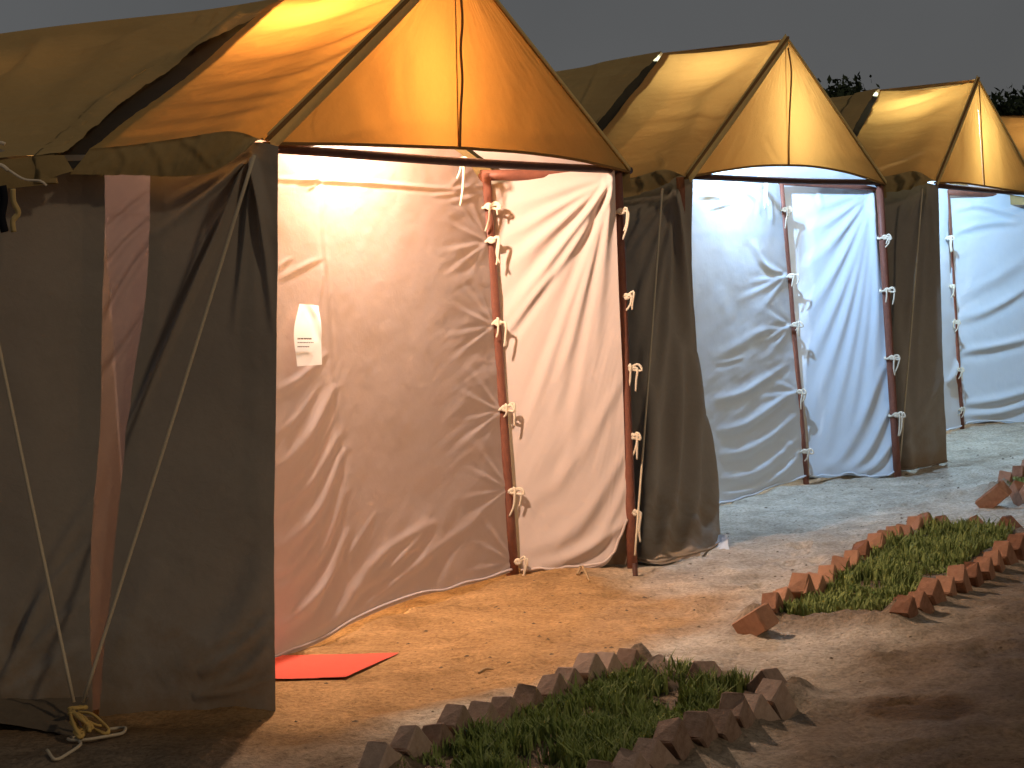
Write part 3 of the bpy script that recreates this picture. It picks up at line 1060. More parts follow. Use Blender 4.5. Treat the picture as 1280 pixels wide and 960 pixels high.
f_wing = fan((318, 196), [(187, 300, .9), (200, 260, .7), (262, 300, .8), (240, 330, .9), (150, 560, 1.0), (110, 640, .6), (337, 300, .9), (332, 340, .7), (342, 420, .8), (290, 420, .7)], 3, 6, .045)
f_strip = [([(190, 238), (160, 262), (130, 290)], 4, 5, .02, 'b'), ([(195, 268), (160, 300), (130, 335)], 4, 5, .022, 'b'), ([(200, 290), (160, 345), (125, 410)], 5, 6, .02, 'b'), ([(190, 380), (150, 440), (120, 480)], 5, 6, .014, 'b'), ([(186, 272), (150, 270), (130, 274)], 3, 3, .01, 'b')]
f_wing += [([(340, 772), (300, 810), (250, 845)], 6, 8, .022, 'b'), ([(343, 800), (300, 845), (240, 870)], 8, 8, .02, 'b'), ([(340, 690), (290, 790), (200, 850)], 16, 20, .02, 'b'),
           ([(200, 700), (160, 780), (130, 850)], 14, 20, .015, 'b'), ([(343, 845), (300, 862), (240, 872)], 4, 5, .012, 'b')]
f_main1 = [([(130, 600), (70, 700), (5, 850)], 5, 7, .014, 'b'), ([(118, 670), (60, 740), (10, 840), (-20, 900)], 5, 7, .025, 'b'), ([(115, 740), (60, 790), (0, 855)], 5, 7, .018, 'b'),
           ([(105, 800), (50, 840), (-10, 880)], 8, 8, .02, 'b'), ([(60, 260), (40, 480), (50, 800)], 40, 50, .02, 'b')]
spec1 = dict(
    apex=(567, -60), gable_bottom=[(328, 178), (385, 179), (450, 180), (572, 184), (600, 186), (655, 190), (720, 199), (785, 214)], gable_mid=3,
    seam=[(568, -50), (575, 20), (573, 60), (575, 100), (573, 140), (572, 184)],
    gable_folds=[([(392, 178), (390, 150), (398, 128)], 2, 2, .008), ([(500, 40), (508, 100), (505, 150)], 10, 8, .008), ([(460, 80), (470, 130), (490, 172)], 14, 10, .010), ([(655, 70), (660, 120), (650, 180)], 14, 10, .008), ([(500, 60), (502, 110), (508, 140)], 3, 3, .005)],
    fly_ridge_end=(345, 0), fly_eave=[(112, 186), (165, 181), (230, 172), (290, 164), (322, 166)], fly_sag=.02,
    valance=[(86, 217), (160, 218), (247, 219), (285, 200), (328, 172)],
    fly_folds=[([(520, -10), (420, 25), (320, 52)], 4.9, 6.3, 0.0165, 'b'), ([(500, 20), (400, 60), (280, 88)], 4.9, 6.3, 0.0154, 'b'), ([(470, 50), (380, 92), (240, 118)], 5.6, 6.3, 0.0121, 'b'),
               ([(440, 80), (350, 120), (210, 140)], 5.6, 7, 0.0088, 'b'), ([(390, 110), (320, 140), (170, 165)], 4.9, 6.3, 0.0077, 'b'), ([(460, -20), (390, 8), (345, 16)], 4.2, 4.2, 0.0110, 'b'), ([(330, 160), (400, 110), (500, 20)], 11.2, 11.2, 0.0110, 'b')],
    val_folds=[([(150, 185), (158, 200), (150, 217)], 5, 6, 0.006, 'c'), ([(190, 180), (200, 195), (205, 217)], 6, 6, 0.006, 'c'), ([(230, 176), (250, 190), (262, 205)], 5, 5, 0.006, 'c'), ([(290, 168), (285, 185), (275, 200)], 4, 4, 0.006, 'c')],
    main_ridge=[(352, -3), (250, 13), (120, 27), (0, 42)], main_eave=[(80, 194), (40, 196), (0, 199)], main_valance=[(92, 214), (45, 228), (0, 236)], main_sag=.13,
    main_folds=[([(300, 12), (270, 40), (225, 75)], 6, 8, .03, 'b'), ([(240, 18), (160, 60), (60, 130)], 16, 18, .03, 'b'), ([(60, 40), (30, 80), (0, 105)], 10, 12, .03, 'b'), ([(255, 15), (245, 28), (240, 36)], 3, 3, .02), ([(275, 10), (268, 22), (258, 32)], 3, 3, .02), ([(180, 40), (150, 52), (100, 56)], 8, 8, .02), ([(200, 80), (140, 120), (90, 160)], 10, 10, .02)],
    main_len=3.6,
    beam=[(343, 185), (787, 213)], fr_top=(771, 212), br_top=(606, 226),
    walls=[
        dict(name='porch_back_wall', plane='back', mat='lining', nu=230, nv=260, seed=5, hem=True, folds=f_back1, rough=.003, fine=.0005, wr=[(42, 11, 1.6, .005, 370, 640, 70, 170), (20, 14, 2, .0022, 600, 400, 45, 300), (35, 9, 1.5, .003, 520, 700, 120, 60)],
             bottom=[BL1 + UP * .02, (343, 824), (400, 803), (450, 775), (520, 747), (590, 730), (643, 714)],
             top=[BL1 + UP * 2.08, (345, 166), (450, 172), (560, 183), (604, 229)],
             left=[BL1 + UP * .02, BL1 + UP * 2.08],
             right=[(643, 714), (639, 660), (636, 611), (630, 560), (627, 515), (621, 460), (618, 408), (613, 350), (610, 303), (606, 262), (604, 229)]),
        dict(name='porch_curtain', plane='curt', mat='curtain', nu=190, nv=240, seed=6, folds=f_cream, rough=.005, fine=.0005, wr=[(60, 9, 1.2, .006, 700, 500, 90, 200)], hem=True,
             bottom=[(651, 716), (700, 713), (735, 711), (757, 706), (770, 686), (784, 652)], top=[(612, 231), (660, 222), (720, 214), (768, 213)],
             left=[(651, 716), (648, 650), (640, 540), (632, 470), (625, 410), (616, 310), (612, 231)],
             right=[(784, 652), (781, 560), (778, 462), (774, 375), (770, 270), (768, 213)]),
        dict(name='wing_wall', plane='side', mat='wall', nu=150, nv=230, seed=7, folds=f_wing, rough=.014, hem=True,
             bottom=[T(t, 0, .72, -.06), T(t, 0, .5, -.06), T(t, 0, .35, -.06), T(t, 0, .15, -.06), T(t, 0, -.004, -.06)], top=[(187, 205), (260, 190), (318, 178), (348, 183)],
             left=[T(t, 0, .72, -.06), (140, 720), (152, 600), (165, 480), (178, 400), (185, 330), (187, 205)],
             right=[T(t, 0, -.004, -.06), (343, 700), (344, 500), (346, 300), (348, 183)]),
        dict(name='lining_strip', plane='side_in', mat='strip', nu=50, nv=180, seed=8, folds=f_strip, rough=.010, label='pale pink lining strip showing between the dark walls',
             bottom=[T(t, .05, .86, -.06), T(t, .05, .62, -.06)], top=[(100, 200), (215, 200)], left=[T(t, .05, .86, -.06), (100, 200)], right=[T(t, .05, .62, -.06), (180, 560), (205, 380), (215, 200)]),
        dict(name='side_wall', plane='side_out', mat='wall', nu=150, nv=200, seed=9, folds=f_main1, rough=.02, bulge=.02, hem=True,
             bottom=[T(t, -.01, 3.5, -.05), T(t, -.01, 2.2, -.05), T(t, -.012, 1.35, -.05), T(t, -.012, 1.0, -.05), T(t, -.012, .735, -.05)], top=[T(t, -.01, 3.5, 2.1), (-60, 192), (0, 195), (131, 193)],
             left=[T(t, -.01, 3.5, -.05), T(t, -.01, 3.5, 2.1)], right=[T(t, -.012, .735, -.05), (114, 720), (122, 560), (127, 400), (130, 300), (131, 193)]),
    ],
    front_ties=[(772, 262), (779, 372), (783, 457), (787, 550), (790, 645)], rear_ties=ties1, top_ties=[(570, 200)], tail=.13, res=1.0)
build_tent(1, "nearest tent with the orange lit gable and pink porch walls", spec1)

# ---- tent 2 ------------------------------------------------------
t = TENTS[2]
BL2 = T(t, 0.06, t['pd'], 0)
ties2 = [(979, 262), (986, 345), (991, 408), (997, 490), (1003, 563)]
f_back2 = []
for tx, ty in ties2[1:]:
    f_back2 += fan((tx - 2, ty), [(tx - 52, ty + 10, 1), (tx - 66, ty + 32, .9), (tx - 45, ty - 22, .6), (tx - 40, ty + 48, .8)], 1.8, 5, .007)
f_back2 += [([(892, 500), (930, 490), (985, 455)], 5.1, 3.4, 0.0100), ([(895, 540), (935, 528), (990, 490)], 5.1, 3.4, 0.0125), ([(898, 570), (940, 560), (995, 520)], 5.95, 4.25, 0.0150), ([(900, 600), (945, 590), (998, 548)], 5.95, 4.25, 0.0150),
            ([(905, 620), (950, 608), (1003, 570)], 5.1, 3.4, 0.0150), ([(872, 246), (890, 245), (905, 248)], 2.55, 2.55, 0.0050), ([(885, 262), (905, 256), (920, 254)], 2.55, 1.7, 0.0040),
            ([(930, 238), (945, 250), (950, 268)], 2.55, 2.55, 0.0060), ([(950, 232), (962, 250), (966, 280)], 2.55, 2.55, 0.0070), ([(940, 300), (955, 330), (975, 345)], 4.25, 3.4, 0.0060), ([(893, 455), (910, 452), (930, 446)], 2.55, 2.55, 0.0040), ([(890, 450), (925, 430), (975, 400)], 6.8, 5.1, 0.0060)]
f_curt2 = fan((1092, 240), [(985, 300, .9), (990, 350, 1), (998, 410, 1.1), (1004, 470, 1.2), (1010, 530, 1.1), (1025, 585, 1), (1050, 590, 1.0), (1072, 590, .8), (984, 262, .6), (1085, 560, .7)], 3.0, 8.5, .032, 'a', .03)
f_curt2 += [([(1020, 590), (1060, 560), (1112, 440)], 9, 5, .02, 'b'), ([(1040, 594), (1080, 570), (1116, 500)], 8, 4, .022, 'b'), ([(1060, 596), (1095, 580), (1120, 545)], 6, 4, .02, 'b'), ([(1024, 240), (1026, 256), (1022, 268)], 3, 3, .014, 'a')]
f_wing2 = fan((845, 236), [(785, 290, .9), (786, 330, .9), (790, 400, 1), (800, 500, 1), (820, 560, .9), (860, 330, .6), (858, 430, .9), (868, 500, .8), (812, 300, .8)], 3.2, 7, .05)
f_wing2 += [([(850, 420), (845, 560), (830, 690)], 7, 8, 0.0560, 'b'), ([(868, 440), (868, 560), (862, 690)], 7, 8, 0.0560, 'b'), ([(880, 520), (888, 600), (892, 680)], 6, 7, 0.0480, 'b'), ([(815, 480), (812, 590), (805, 700)], 7, 8, 0.0480, 'b'),
            ([(835, 640), (870, 660), (900, 675)], 6, 6, 0.0320, 'b'), ([(810, 640), (815, 625), (822, 600)], 5, 5, 0.0320, 'b')]
spec2 = dict(
    apex=(981, 49), gable_bottom=[(855, 222), (900, 213), (945, 207), (984, 206), (1020, 208), (1062, 216), (1106, 230)], gable_mid=3,
    seam=[(983, 60), (987, 90), (985, 140), (984, 175), (984, 206)],
    gable_folds=[([(905, 212), (915, 195), (930, 170)], 4, 5, .008), ([(955, 170), (965, 190), (975, 205)], 3, 3, .006), ([(1000, 95), (1030, 140), (1075, 200)], 6, 6, .008)],
    fly_ridge_end=(829, 66), fly_eave=[(700, 224), (745, 224), (790, 222), (830, 212), (850, 208)],
    valance=[(690, 255), (740, 252), (787, 246), (815, 238), (852, 219)],
    fly_folds=[([(970, 70), (900, 120), (800, 140)], 12, 14, .02, 'b'), ([(930, 150), (870, 150), (800, 156)], 5, 6, .012, 'b'), ([(820, 190), (830, 205), (826, 225)], 4, 4, .012), ([(860, 170), (890, 120), (960, 70)], 10, 10, .02, 'b')],
    val_folds=[([(800, 222), (806, 232), (804, 242)], 4, 4, .02, 'c'), ([(822, 216), (830, 222), (836, 230)], 4, 4, .02, 'c')],
    main_ridge=[(827, 64), (760, 76), (690, 90)], main_eave=[(690, 228), (640, 232)], main_valance=[(690, 255), (640, 255)],
    main_folds=[([(748, 84), (738, 110), (722, 140)], 2, 2, .012, 'b')], main_len=3.4,
    beam=[(864, 220), (1104, 228)], fr_top=(1099, 230), br_top=(976, 231),
    walls=[
        dict(name='porch_back_wall', plane='back', mat='cool', nu=170, nv=220, seed=5, hem=True, folds=f_back2, rough=.005, fine=.0005, wr=[(10, 12, 2, .003, 950, 520, 70, 100)],
             bottom=[BL2 + UP * .02, (880, 640), (903, 631), (935, 622), (970, 608), (1007, 597)], top=[BL2 + UP * 2.08, (865, 208), (900, 203), (945, 206), (974, 231)],
             left=[BL2 + UP * .02, BL2 + UP * 2.08], right=[(1007, 597), (1003, 563), (999, 520), (996, 490), (992, 440), (990, 408), (985, 345), (980, 290), (974, 231)]),
        dict(name='porch_curtain', plane='curt', mat='cool', nu=150, nv=200, seed=6, folds=f_curt2, rough=.004, fine=.0005, hem=True,
             bottom=[(1012, 597), (1040, 597), (1060, 594), (1085, 597), (1105, 596), (1121, 590)], top=[(979, 234), (1025, 230), (1060, 231), (1096, 231)],
             left=[(1012, 597), (1010, 540), (1002, 480), (993, 400), (985, 320), (979, 234)], right=[(1121, 590), (1118, 545), (1112, 470), (1106, 400), (1101, 320), (1096, 231)]),
        dict(name='wing_wall', plane='side', mat='wall', nu=130, nv=200, seed=7, folds=f_wing2, rough=.012, hem=True,
             bottom=[T(t, 0, .95, 0), gp(800, 702), gp(850, 698), gp(880, 690), gp(902, 680)], top=[T(t, 0, .95, 2.1), (800, 222), (845, 214), (866, 222)],
             left=[T(t, 0, .95, 0), T(t, 0, .95, 2.1)], right=[gp(902, 680), (896, 640), (884, 540), (872, 450), (866, 360), (865, 290), (866, 222)]),
        dict(name='side_wall', plane='side_out', mat='wall', nu=90, nv=60, seed=9, rough=.02,
             bottom=[T(t, -.01, 3.3, 0), T(t, -.01, .9, 0)], top=[T(t, -.01, 3.3, 2.1), T(t, -.01, .9, 2.1)], left=[T(t, -.01, 3.3, 0), T(t, -.01, 3.3, 2.1)], right=[T(t, -.01, .9, 0), T(t, -.01, .9, 2.1)]),
    ],
    front_ties=[(1103, 294), (1106, 360), (1112, 449), (1117, 516)], rear_ties=ties2, top_ties=[(948, 222), (1024, 226)], tail=.13, res=.9)
build_tent(2, "second tent, yellow roof with bluish white porch cloth, behind the two grass beds", spec2)

# ---- tent 3 ------------------------------------------------------
t = TENTS[3]
BL3 = T(t, 0.06, t['pd'], 0)
ties3 = [(1184, 300), (1188, 360), (1192, 405), (1196, 460), (1200, 510)]
f_curt3 = [([(1192, 262), (1230, 258), (1290, 275)], 3, 4, .018, 'b'), ([(1193, 290), (1230, 280), (1290, 276)], 4, 4, .018, 'b'), ([(1195, 248), (1240, 262), (1290, 274)], 3, 4, .014, 'b'),
           ([(1196, 400), (1240, 385), (1300, 350)], 6, 5, .025, 'b'), ([(1198, 440), (1245, 432), (1300, 420)], 5, 5, .03, 'b'), ([(1200, 505), (1245, 500), (1300, 485)], 5, 5, .035, 'b'), ([(1202, 518), (1250, 515), (1300, 500)], 5, 5, .03, 'b'), ([(1197, 370), (1240, 350), (1300, 310)], 8, 8, .014, 'b')]
f_wing3 = fan((1160, 228), [(1120, 300, .8), (1130, 380, .8), (1126, 470, .9), (1140, 560, .6), (1172, 330, .5)], 3, 5, .022)
f_wing3 += [([(1125, 560), (1150, 520), (1180, 470)], 5, 5, .015, 'b')]
spec3 = dict(
    apex=(1220, 99), gable_bottom=[(1167, 228), (1200, 228), (1229, 232), (1262, 237), (1300, 243)], gable_mid=2,
    seam=[(1222, 106), (1224, 140), (1226, 180), (1229, 232)],
    gable_folds=[([(1195, 150), (1198, 190), (1195, 226)], 5, 5, .02), ([(1240, 150), (1244, 190), (1250, 230)], 5, 5, .02)],
    fly_ridge_end=(1100, 112), fly_eave=[(1042, 222), (1080, 222), (1115, 219), (1145, 214), (1164, 215)],
    valance=[(1038, 240), (1080, 242), (1112, 240), (1140, 236), (1165, 224)],
    fly_folds=[([(1215, 104), (1150, 122), (1090, 134)], 4, 4, .03, 'b'), ([(1210, 110), (1150, 132), (1085, 148)], 4, 4, .025, 'b'), ([(1200, 130), (1140, 155), (1075, 165)], 6, 6, .015, 'b')],
    val_folds=[([(1125, 220), (1132, 228), (1128, 238)], 4, 4, .03, 'c'), ([(1145, 216), (1150, 225), (1142, 234)], 3, 3, .03, 'c')],
    main_ridge=[(1099, 110), (1070, 116), (1040, 122)], main_eave=[(1040, 225), (1000, 225)], main_folds=[], main_len=3.4,
    beam=[(1172, 232), (1318, 243)], fr_top=(1318, 244), br_top=(1184, 244),
    walls=[
        dict(name='porch_back_wall', plane='back', mat='cool', nu=70, nv=130, seed=5, hem=True, folds=[([(1184, 480), (1192, 470), (1198, 450)], 4, 3, .03, 'b')], rough=.01,
             bottom=[BL3 + UP * .02, (1180, 540), (1190, 538), (1202, 534)], top=[BL3 + UP * 2.08, (1175, 226), (1184, 240)],
             left=[BL3 + UP * .02, BL3 + UP * 2.08], right=[(1202, 534), (1198, 470), (1192, 390), (1187, 310), (1184, 240)]),
        dict(name='porch_curtain', plane='curt', mat='cool', nu=150, nv=160, seed=6, folds=f_curt3, rough=.01, hem=True,
             bottom=[(1205, 531), (1240, 527), (1270, 529), (1300, 524), (1325, 522)], top=[(1188, 246), (1230, 243), (1280, 240), (1318, 243)],
             left=[(1205, 531), (1201, 460), (1196, 390), (1191, 310), (1188, 246)], right=[(1325, 522), (1318, 243)]),
        dict(name='wing_wall', plane='side', mat='wall', nu=90, nv=150, seed=7, folds=f_wing3, rough=.012, hem=True,
             bottom=[T(t, 0, 1.1, 0), gp(1125, 588), gp(1150, 585), gp(1184, 578)], top=[T(t, 0, 1.1, 2.1), (1130, 228), (1173, 231)],
             left=[T(t, 0, 1.1, 0), T(t, 0, 1.1, 2.1)], right=[gp(1184, 578), (1180, 500), (1177, 400), (1175, 300), (1173, 231)]),
        dict(name='side_wall', plane='side_out', mat='wall', nu=60, nv=40, seed=9, rough=.02,
             bottom=[T(t, -.01, 3.3, 0), T(t, -.01, 1.05, 0)], top=[T(t, -.01, 3.3, 2.1), T(t, -.01, 1.05, 2.1)], left=[T(t, -.01, 3.3, 0), T(t, -.01, 3.3, 2.1)], right=[T(t, -.01, 1.05, 0), T(t, -.01, 1.05, 2.1)]),
    ],
    front_ties=[(1320, 300), (1321, 380), (1323, 460)], rear_ties=ties3, top_ties=[(1248, 243)], tail=.14, res=.8)
build_tent(3, "third tent, whose white porch is cut off by the photo's right edge", spec3)

# ---- tent 4: only the tip of its roof shows ---------------------------
t = TENTS[4]
pj = lambda a, b, z: tuple(proj(T(t, a, b, z)))
BL4 = T(t, .06, t['pd'], 0)
spec4 = dict(
    apex=pj(1.7, 0, 2.98), gable_bottom=[pj(-.05, 0, 2.15), pj(.9, 0, 2.2), pj(1.7, 0, 2.22), pj(2.6, 0, 2.2), pj(3.45, 0, 2.15)], gable_mid=2,
    seam=[pj(1.7, 0, 2.95), pj(1.7, 0, 2.22)], fly_ridge_end=(1240, 145), fly_eave=[pj(-.1, 1.2, 2.14), pj(-.1, .6, 2.12), pj(-.1, .05, 2.16)],
    valance=[pj(-.13, 1.2, 2.0), pj(-.13, .6, 2.0), pj(-.13, .05, 2.12)], fly_folds=[([(1250, 160), (1290, 158), (1340, 150)], 4, 4, .03, 'b')],
    main_ridge=[(1239, 144), (1200, 150)], main_eave=[pj(-.1, 1.25, 2.1), pj(-.1, 2.2, 2.1)], main_len=3.4,
    beam=[pj(0, 0, 2.13), pj(3.4, 0, 2.13)], fr_top=pj(3.4, 0, 2.13), br_top=tuple(proj(t['BR'] + UP * 2.1)),
    walls=[
        dict(name='porch_back_wall', plane='back', mat='cool', nu=40, nv=40, bottom=[BL4, t['BR']], top=[BL4 + UP * 2.08, t['BR'] + UP * 2.2], left=[BL4, BL4 + UP * 2.08], right=[t['BR'], t['BR'] + UP * 2.2]),
        dict(name='porch_curtain', plane='curt', mat='cool', nu=40, nv=40, bottom=[t['BR'], t['FR']], top=[t['BR'] + UP * 2.1, t['FR'] + UP * 2.1], left=[t['BR'], t['BR'] + UP * 2.1], right=[t['FR'], t['FR'] + UP * 2.1]),
        dict(name='wing_wall', plane='side', mat='wall', nu=40, nv=40, bottom=[T(t, 0, 1.1, 0), T(t, 0, 0, 0)], top=[T(t, 0, 1.1, 2.1), T(t, 0, 0, 2.12)], left=[T(t, 0, 1.1, 0), T(t, 0, 1.1, 2.1)], right=[T(t, 0, 0, 0), T(t, 0, 0, 2.12)]),
        dict(name='side_wall', plane='side_out', mat='wall', nu=40, nv=30, bottom=[T(t, -.01, 3.3, 0), T(t, -.01, 1.05, 0)], top=[T(t, -.01, 3.3, 2.1), T(t, -.01, 1.05, 2.1)], left=[T(t, -.01, 3.3, 0), T(t, -.01, 3.3, 2.1)], right=[T(t, -.01, 1.05, 0), T(t, -.01, 1.05, 2.1)]),
    ], front_ties=[], rear_ties=[], res=.4)
build_tent(4, "farthest tent, only a yellow roof tip visible at the right edge", spec4)

TENTS[1].update(la=.48, lb=.87, lz=2.63)
TENTS[2].update(la=.53, lb=.80, lz=2.66)
TENTS[3].update(la=.42, lb=.6, lz=2.66)
TENTS[4].update(la=.42, lb=.6, lz=2.6)
lamp(TENTS[1], 1, "warm bulb hanging under the ridge of the nearest tent")
lamp(TENTS[2], 2, "cool white bulb hanging under the ridge of the second tent")
lamp(TENTS[3], 3, "cool white bulb hanging under the ridge of the third tent")
for k, w in ((1, 'nearest'), (2, 'second'), (3, 'third'), (4, 'farthest')):  # unseen bulbs; those beyond the nearest tent are added to even the glow
    lamp(TENTS[k], k, "unseen bulb deep inside the %s tent, behind its porch wall, evening out the roof glow" % w, True)
lamp(TENTS[4], 4, "white bulb hanging under the ridge of the farthest tent")

# ---- small pieces of tent 1 ------------------------------------------
t = TENTS[1]
root1 = spec1['root']
eo = Frame(T(t, -.19, 0, 0), np.cross(t['v'], UP))
sp = eo([(3, 232), (5, 250), (2, 270), (6, 290)])
ribbon('strap', sp, .035, -t['u'], M['strap'], root1, 20, .006)
sp = eo([(16, 236), (17, 252), (23, 266), (16, 276), (17, 290)])
ribbon('strap', sp, .022, -t['u'] + UP * .1, M['trim'], root1, 24, .006)
multi_tube('eave_rope', [(eo([(-30, 180), (-2, 178), (6, 180)]), .007, 12), (eo([(-30, 200), (0, 206), (10, 213)]), .008, 12), (eo([(10, 212), (30, 224), (50, 226), (58, 232)]), .005, 12)], M['tie'], root1)
# loose ground flap at the foot of the dark wall
fl = [gp(-40, 905), gp(20, 908), gp(70, 914), gp(100, 925)]
ft = [p + UP * .05 for p in (gp(-40, 889), gp(20, 889), gp(70, 886), gp(112, 884))]
P = coons(fl, ft, [fl[0], ft[0]], [fl[-1], ft[-1]], 60, 24)
cloth('ground_flap', P, M['mud'], root1, (), bulge=.02, rough=.02, fine=.006, seed=77)
# white scrap of lining peeping out under the second tent's wing
P = coons([gp(893, 688), gp(912, 688)], [gp(893, 668, .03), gp(908, 668, .06)], [gp(893, 688), gp(893, 668, .03)], [gp(912, 688), gp(908, 668, .06)], 14, 14)
cloth('lining_tail', P, M['cool'], spec2['root'], (), rough=.015, fine=.006, seed=78)

# ------------------------------------------------------------------ guy ropes
anchor = gp(99, 908)


def guy(label, tops, foot, with_knot, r=.0075):
    root = empty('guy_rope', foot, label, 'rope', "guy ropes of the tents")
    for tp in tops:
        f2 = foot + UP * .09 + unit((tp - foot) * np.array([1, 1, 0])) * .02
        tube('rope', [tp, (tp + f2) / 2 - UP * .012, f2], r, M['rope'], root, 6, 16)
    tube('peg', [foot - UP * .15, foot + UP * .05], .014, M['beam'], root, 8)
    if with_knot:
        rr = random.Random(5)
        runs = []
        c = foot + UP * .07
        for q in range(4):
            a0 = rr.uniform(0, 6)
            runs.append(([c + .035 * np.array([math.cos(a0 + x * 2.1), math.sin(a0 + x * 2.1) * .5, (x - 2) * .022 + .01 * q]) for x in range(5)], .006, 30))
        runs.append(([gp(88, 888, .08), gp(90, 898, .07), gp(95, 912, .05), gp(102, 922, .03)], .008, 20))
        runs.append(([gp(86, 892, .08), gp(98, 893, .08), gp(108, 900, .07), gp(112, 914, .05)], .007, 20))
        runs.append(([gp(98, 890, .08), gp(114, 892, .08), gp(126, 901, .06), gp(136, 912, .04), gp(130, 917, .03), gp(116, 910, .04), gp(102, 902, .06)], .0055, 40))
        runs.append(([gp(104, 898, .07), gp(120, 906, .05), gp(134, 909, .04), gp(135, 917, .03), gp(120, 912, .03)], .005, 30))
        for q in range(5):
            j = lambda: rr.uniform(-5, 5)
            runs.append(([gp(90 + j(), 890 + j() * .5, .08), gp(104 + j(), 896 + j() * .6, .08), gp(112 + j(), 908 + j() * .6, .05), gp(98 + j(), 914 + j() * .6, .04), gp(90 + j(), 900 + j() * .6, .06)], .006, 26))
        runs.append(([gp(104, 905, .05), gp(106, 915, .04), gp(100, 922, .03), gp(93, 915, .04)], .007, 24))
        multi_tube('knot', runs, M['knot'], root, 7)
        g = lambda x, y, z=.015: (lambda p: np.array([p[0], p[1], gz(p[0], p[1]) + z]))(gp(x, y))
        runs = [([g(136, 908), g(150, 906), g(157, 912), g(153, 921), g(135, 927), g(110, 931), g(90, 931), g(86, 927), g(100, 925)], .006, 50),
                ([g(100, 934), g(101, 944), g(88, 951), g(70, 958), g(60, 952)], .006, 30)]
        multi_tube('rope_tail', runs, M['rope'], root, 7)
    return root


top_a = Frame(T(t, -.16, 0, 0), np.cross(t['v'], UP))([(318, 194)])[0]
top_b = Frame(T(t, -.16, 0, 0), np.cross(t['v'], UP))([(-44, 228)])[0]
guy("two pale guy ropes meeting in a yellow knot before the nearest tent's dark wall", [top_a, top_b], anchor, True)
t = TENTS[2]
guy("thin guy rope down the dark side wall of the second tent", [Frame(T(t, -.15, 0, 0), np.cross(t['v'], UP))([(828, 236)])[0]], gp(794, 716), False, .006)
t = TENTS[3]
guy("thin guy rope down the dark side wall of the third tent", [Frame(T(t, -.15, 0, 0), np.cross(t['v'], UP))([(1153, 236)])[0]], gp(1124, 592), False, .007)

# ------------------------------------------------------------------ notice and mat
t = TENTS[1]
bk = Frame(t['BR'] + t['n'] * .035, t['n'])
bk2 = Frame(t['BR'] + t['n'] * .085, t['n'])
bkm = Frame(t['BR'] + t['n'] * .062, t['n'])
q = dict(bl=bk2([(371, 458)])[0], br=bk2([(402, 456)])[0], tl=bk([(374, 380)])[0], tr=bk([(398, 382)])[0])
ml_, mr_ = bkm([(367, 415)])[0], bkm([(401, 418)])[0]
root = empty('paper_notice', (q['bl'] + q['br']) / 2, "white paper notice hanging on the nearest tent's pink back wall", 'notice')
P = coons([q['bl'], q['br']], [q['tl'], (q['tl'] + q['tr']) / 2, q['tr']], [q['bl'], ml_, q['tl']], [q['br'], mr_, q['tr']], 24, 30)
cloth('sheet', P, M['paper'], root, [([(386, 378), (396, 398), (402, 424)], 3, 4, .006, 'b')], rough=.002, fine=.0006, seed=91)
inkP = Frame(t['BR'] + t['n'] * .080, t['n'])
V, Fc = [], []
rr = random.Random(3)


def dash(x0, x1, y, h):
    q4 = inkP([(x0, y + h), (x1, y + h - .2), (x1, y - .2), (x0, y)])
    o = len(V)
    for p in q4:
        V.append(p)
    for p in q4:
        V.append(p - t['n'] * .002)
    Fc.extend([(o, o + 1, o + 2, o + 3), (o + 7, o + 6, o + 5, o + 4), (o, o + 4, o + 5, o + 1), (o + 1, o + 5, o + 6, o + 2), (o + 2, o + 6, o + 7, o + 3), (o + 3, o + 7, o + 4, o)])


for y, xe, h in ((422.5, 389.5, 1.9), (427.8, 392, 1.0), (432.8, 387, 1.2)):
    x = 372.5
    while x < xe:
        w = rr.uniform(.7, 2.0)
        dash(x, min(x + w, xe), y, h)
        x += w + rr.uniform(.45, 1.1)
link('print', mesh_from('print', V, Fc, False), M['ink'], root)['kind'] = 'stuff'

mp = [gp(343, 848), gp(432, 846), gp(499, 815), gp(343, 818)]
mp = [p + UP * (gz(p[0], p[1]) + .006) for p in mp]
P = coons([mp[0], mp[1]], [mp[3] + t['v'] * .0, mp[2]], [mp[0], mp[3]], [mp[1], mp[2]], 50, 40)
P[..., 2] = -.003
V = P.reshape(-1, 3)
mo = cloth('red_mat', P, M['mat'], None, (), rough=.003, fine=.001, seed=31)
tag(mo, "thin red cloth mat lying on the sand at the nearest porch", 'mat')

# ------------------------------------------------------------------ brick edging


def brick_mesh(seed, mat='brick', l=.215, h=.106, w=.086):
    r = random.Random(seed)
    bv = .006
    V, Fc = [], []
    # bevelled box: three inset loops
    sx, sy, sz = l / 2, w / 2, h / 2
    for z, i in ((-sz, bv), (-sz + bv, 0), (sz - bv, 0), (sz, bv)):
        for a, b in ((-1, -1), (1, -1), (1, 1), (-1, 1)):
            # chamfered corner: two verts
            cx, cy = a * (sx - i), b * (sy - i)
            if a * b > 0:
                V += [(cx, cy - b * bv, z), (cx - a * bv, cy, z)]
            else:
                V += [(cx - a * bv, cy, z), (cx, cy - b * bv, z)]
    V = [tuple(c + r.uniform(-.003, .003) for c in v_) for v_ in V]
    for q in range(3):
        c0 = r.randrange(len(V))
        for i in range(len(V)):
            d_ = math.dist(V[i], V[c0])
            if d_ < .018:
                f_ = r.uniform(.88, .97)
                V[i] = (V[i][0] * f_, V[i][1] * (f_ + .02), V[i][2] * f_)
    n = 8
    for k in range(3):
        for i in range(n):
            Fc.append((k * n + i, k * n + (i + 1) % n, (k + 1) * n + (i + 1) % n, (k + 1) * n + i))
    Fc.append(tuple(range(n))[::-1])
    Fc.append(tuple(range(3 * n, 4 * n)))
    me = mesh_from('brick', V, Fc, False)
    me.materials.append(M[mat])
    return me


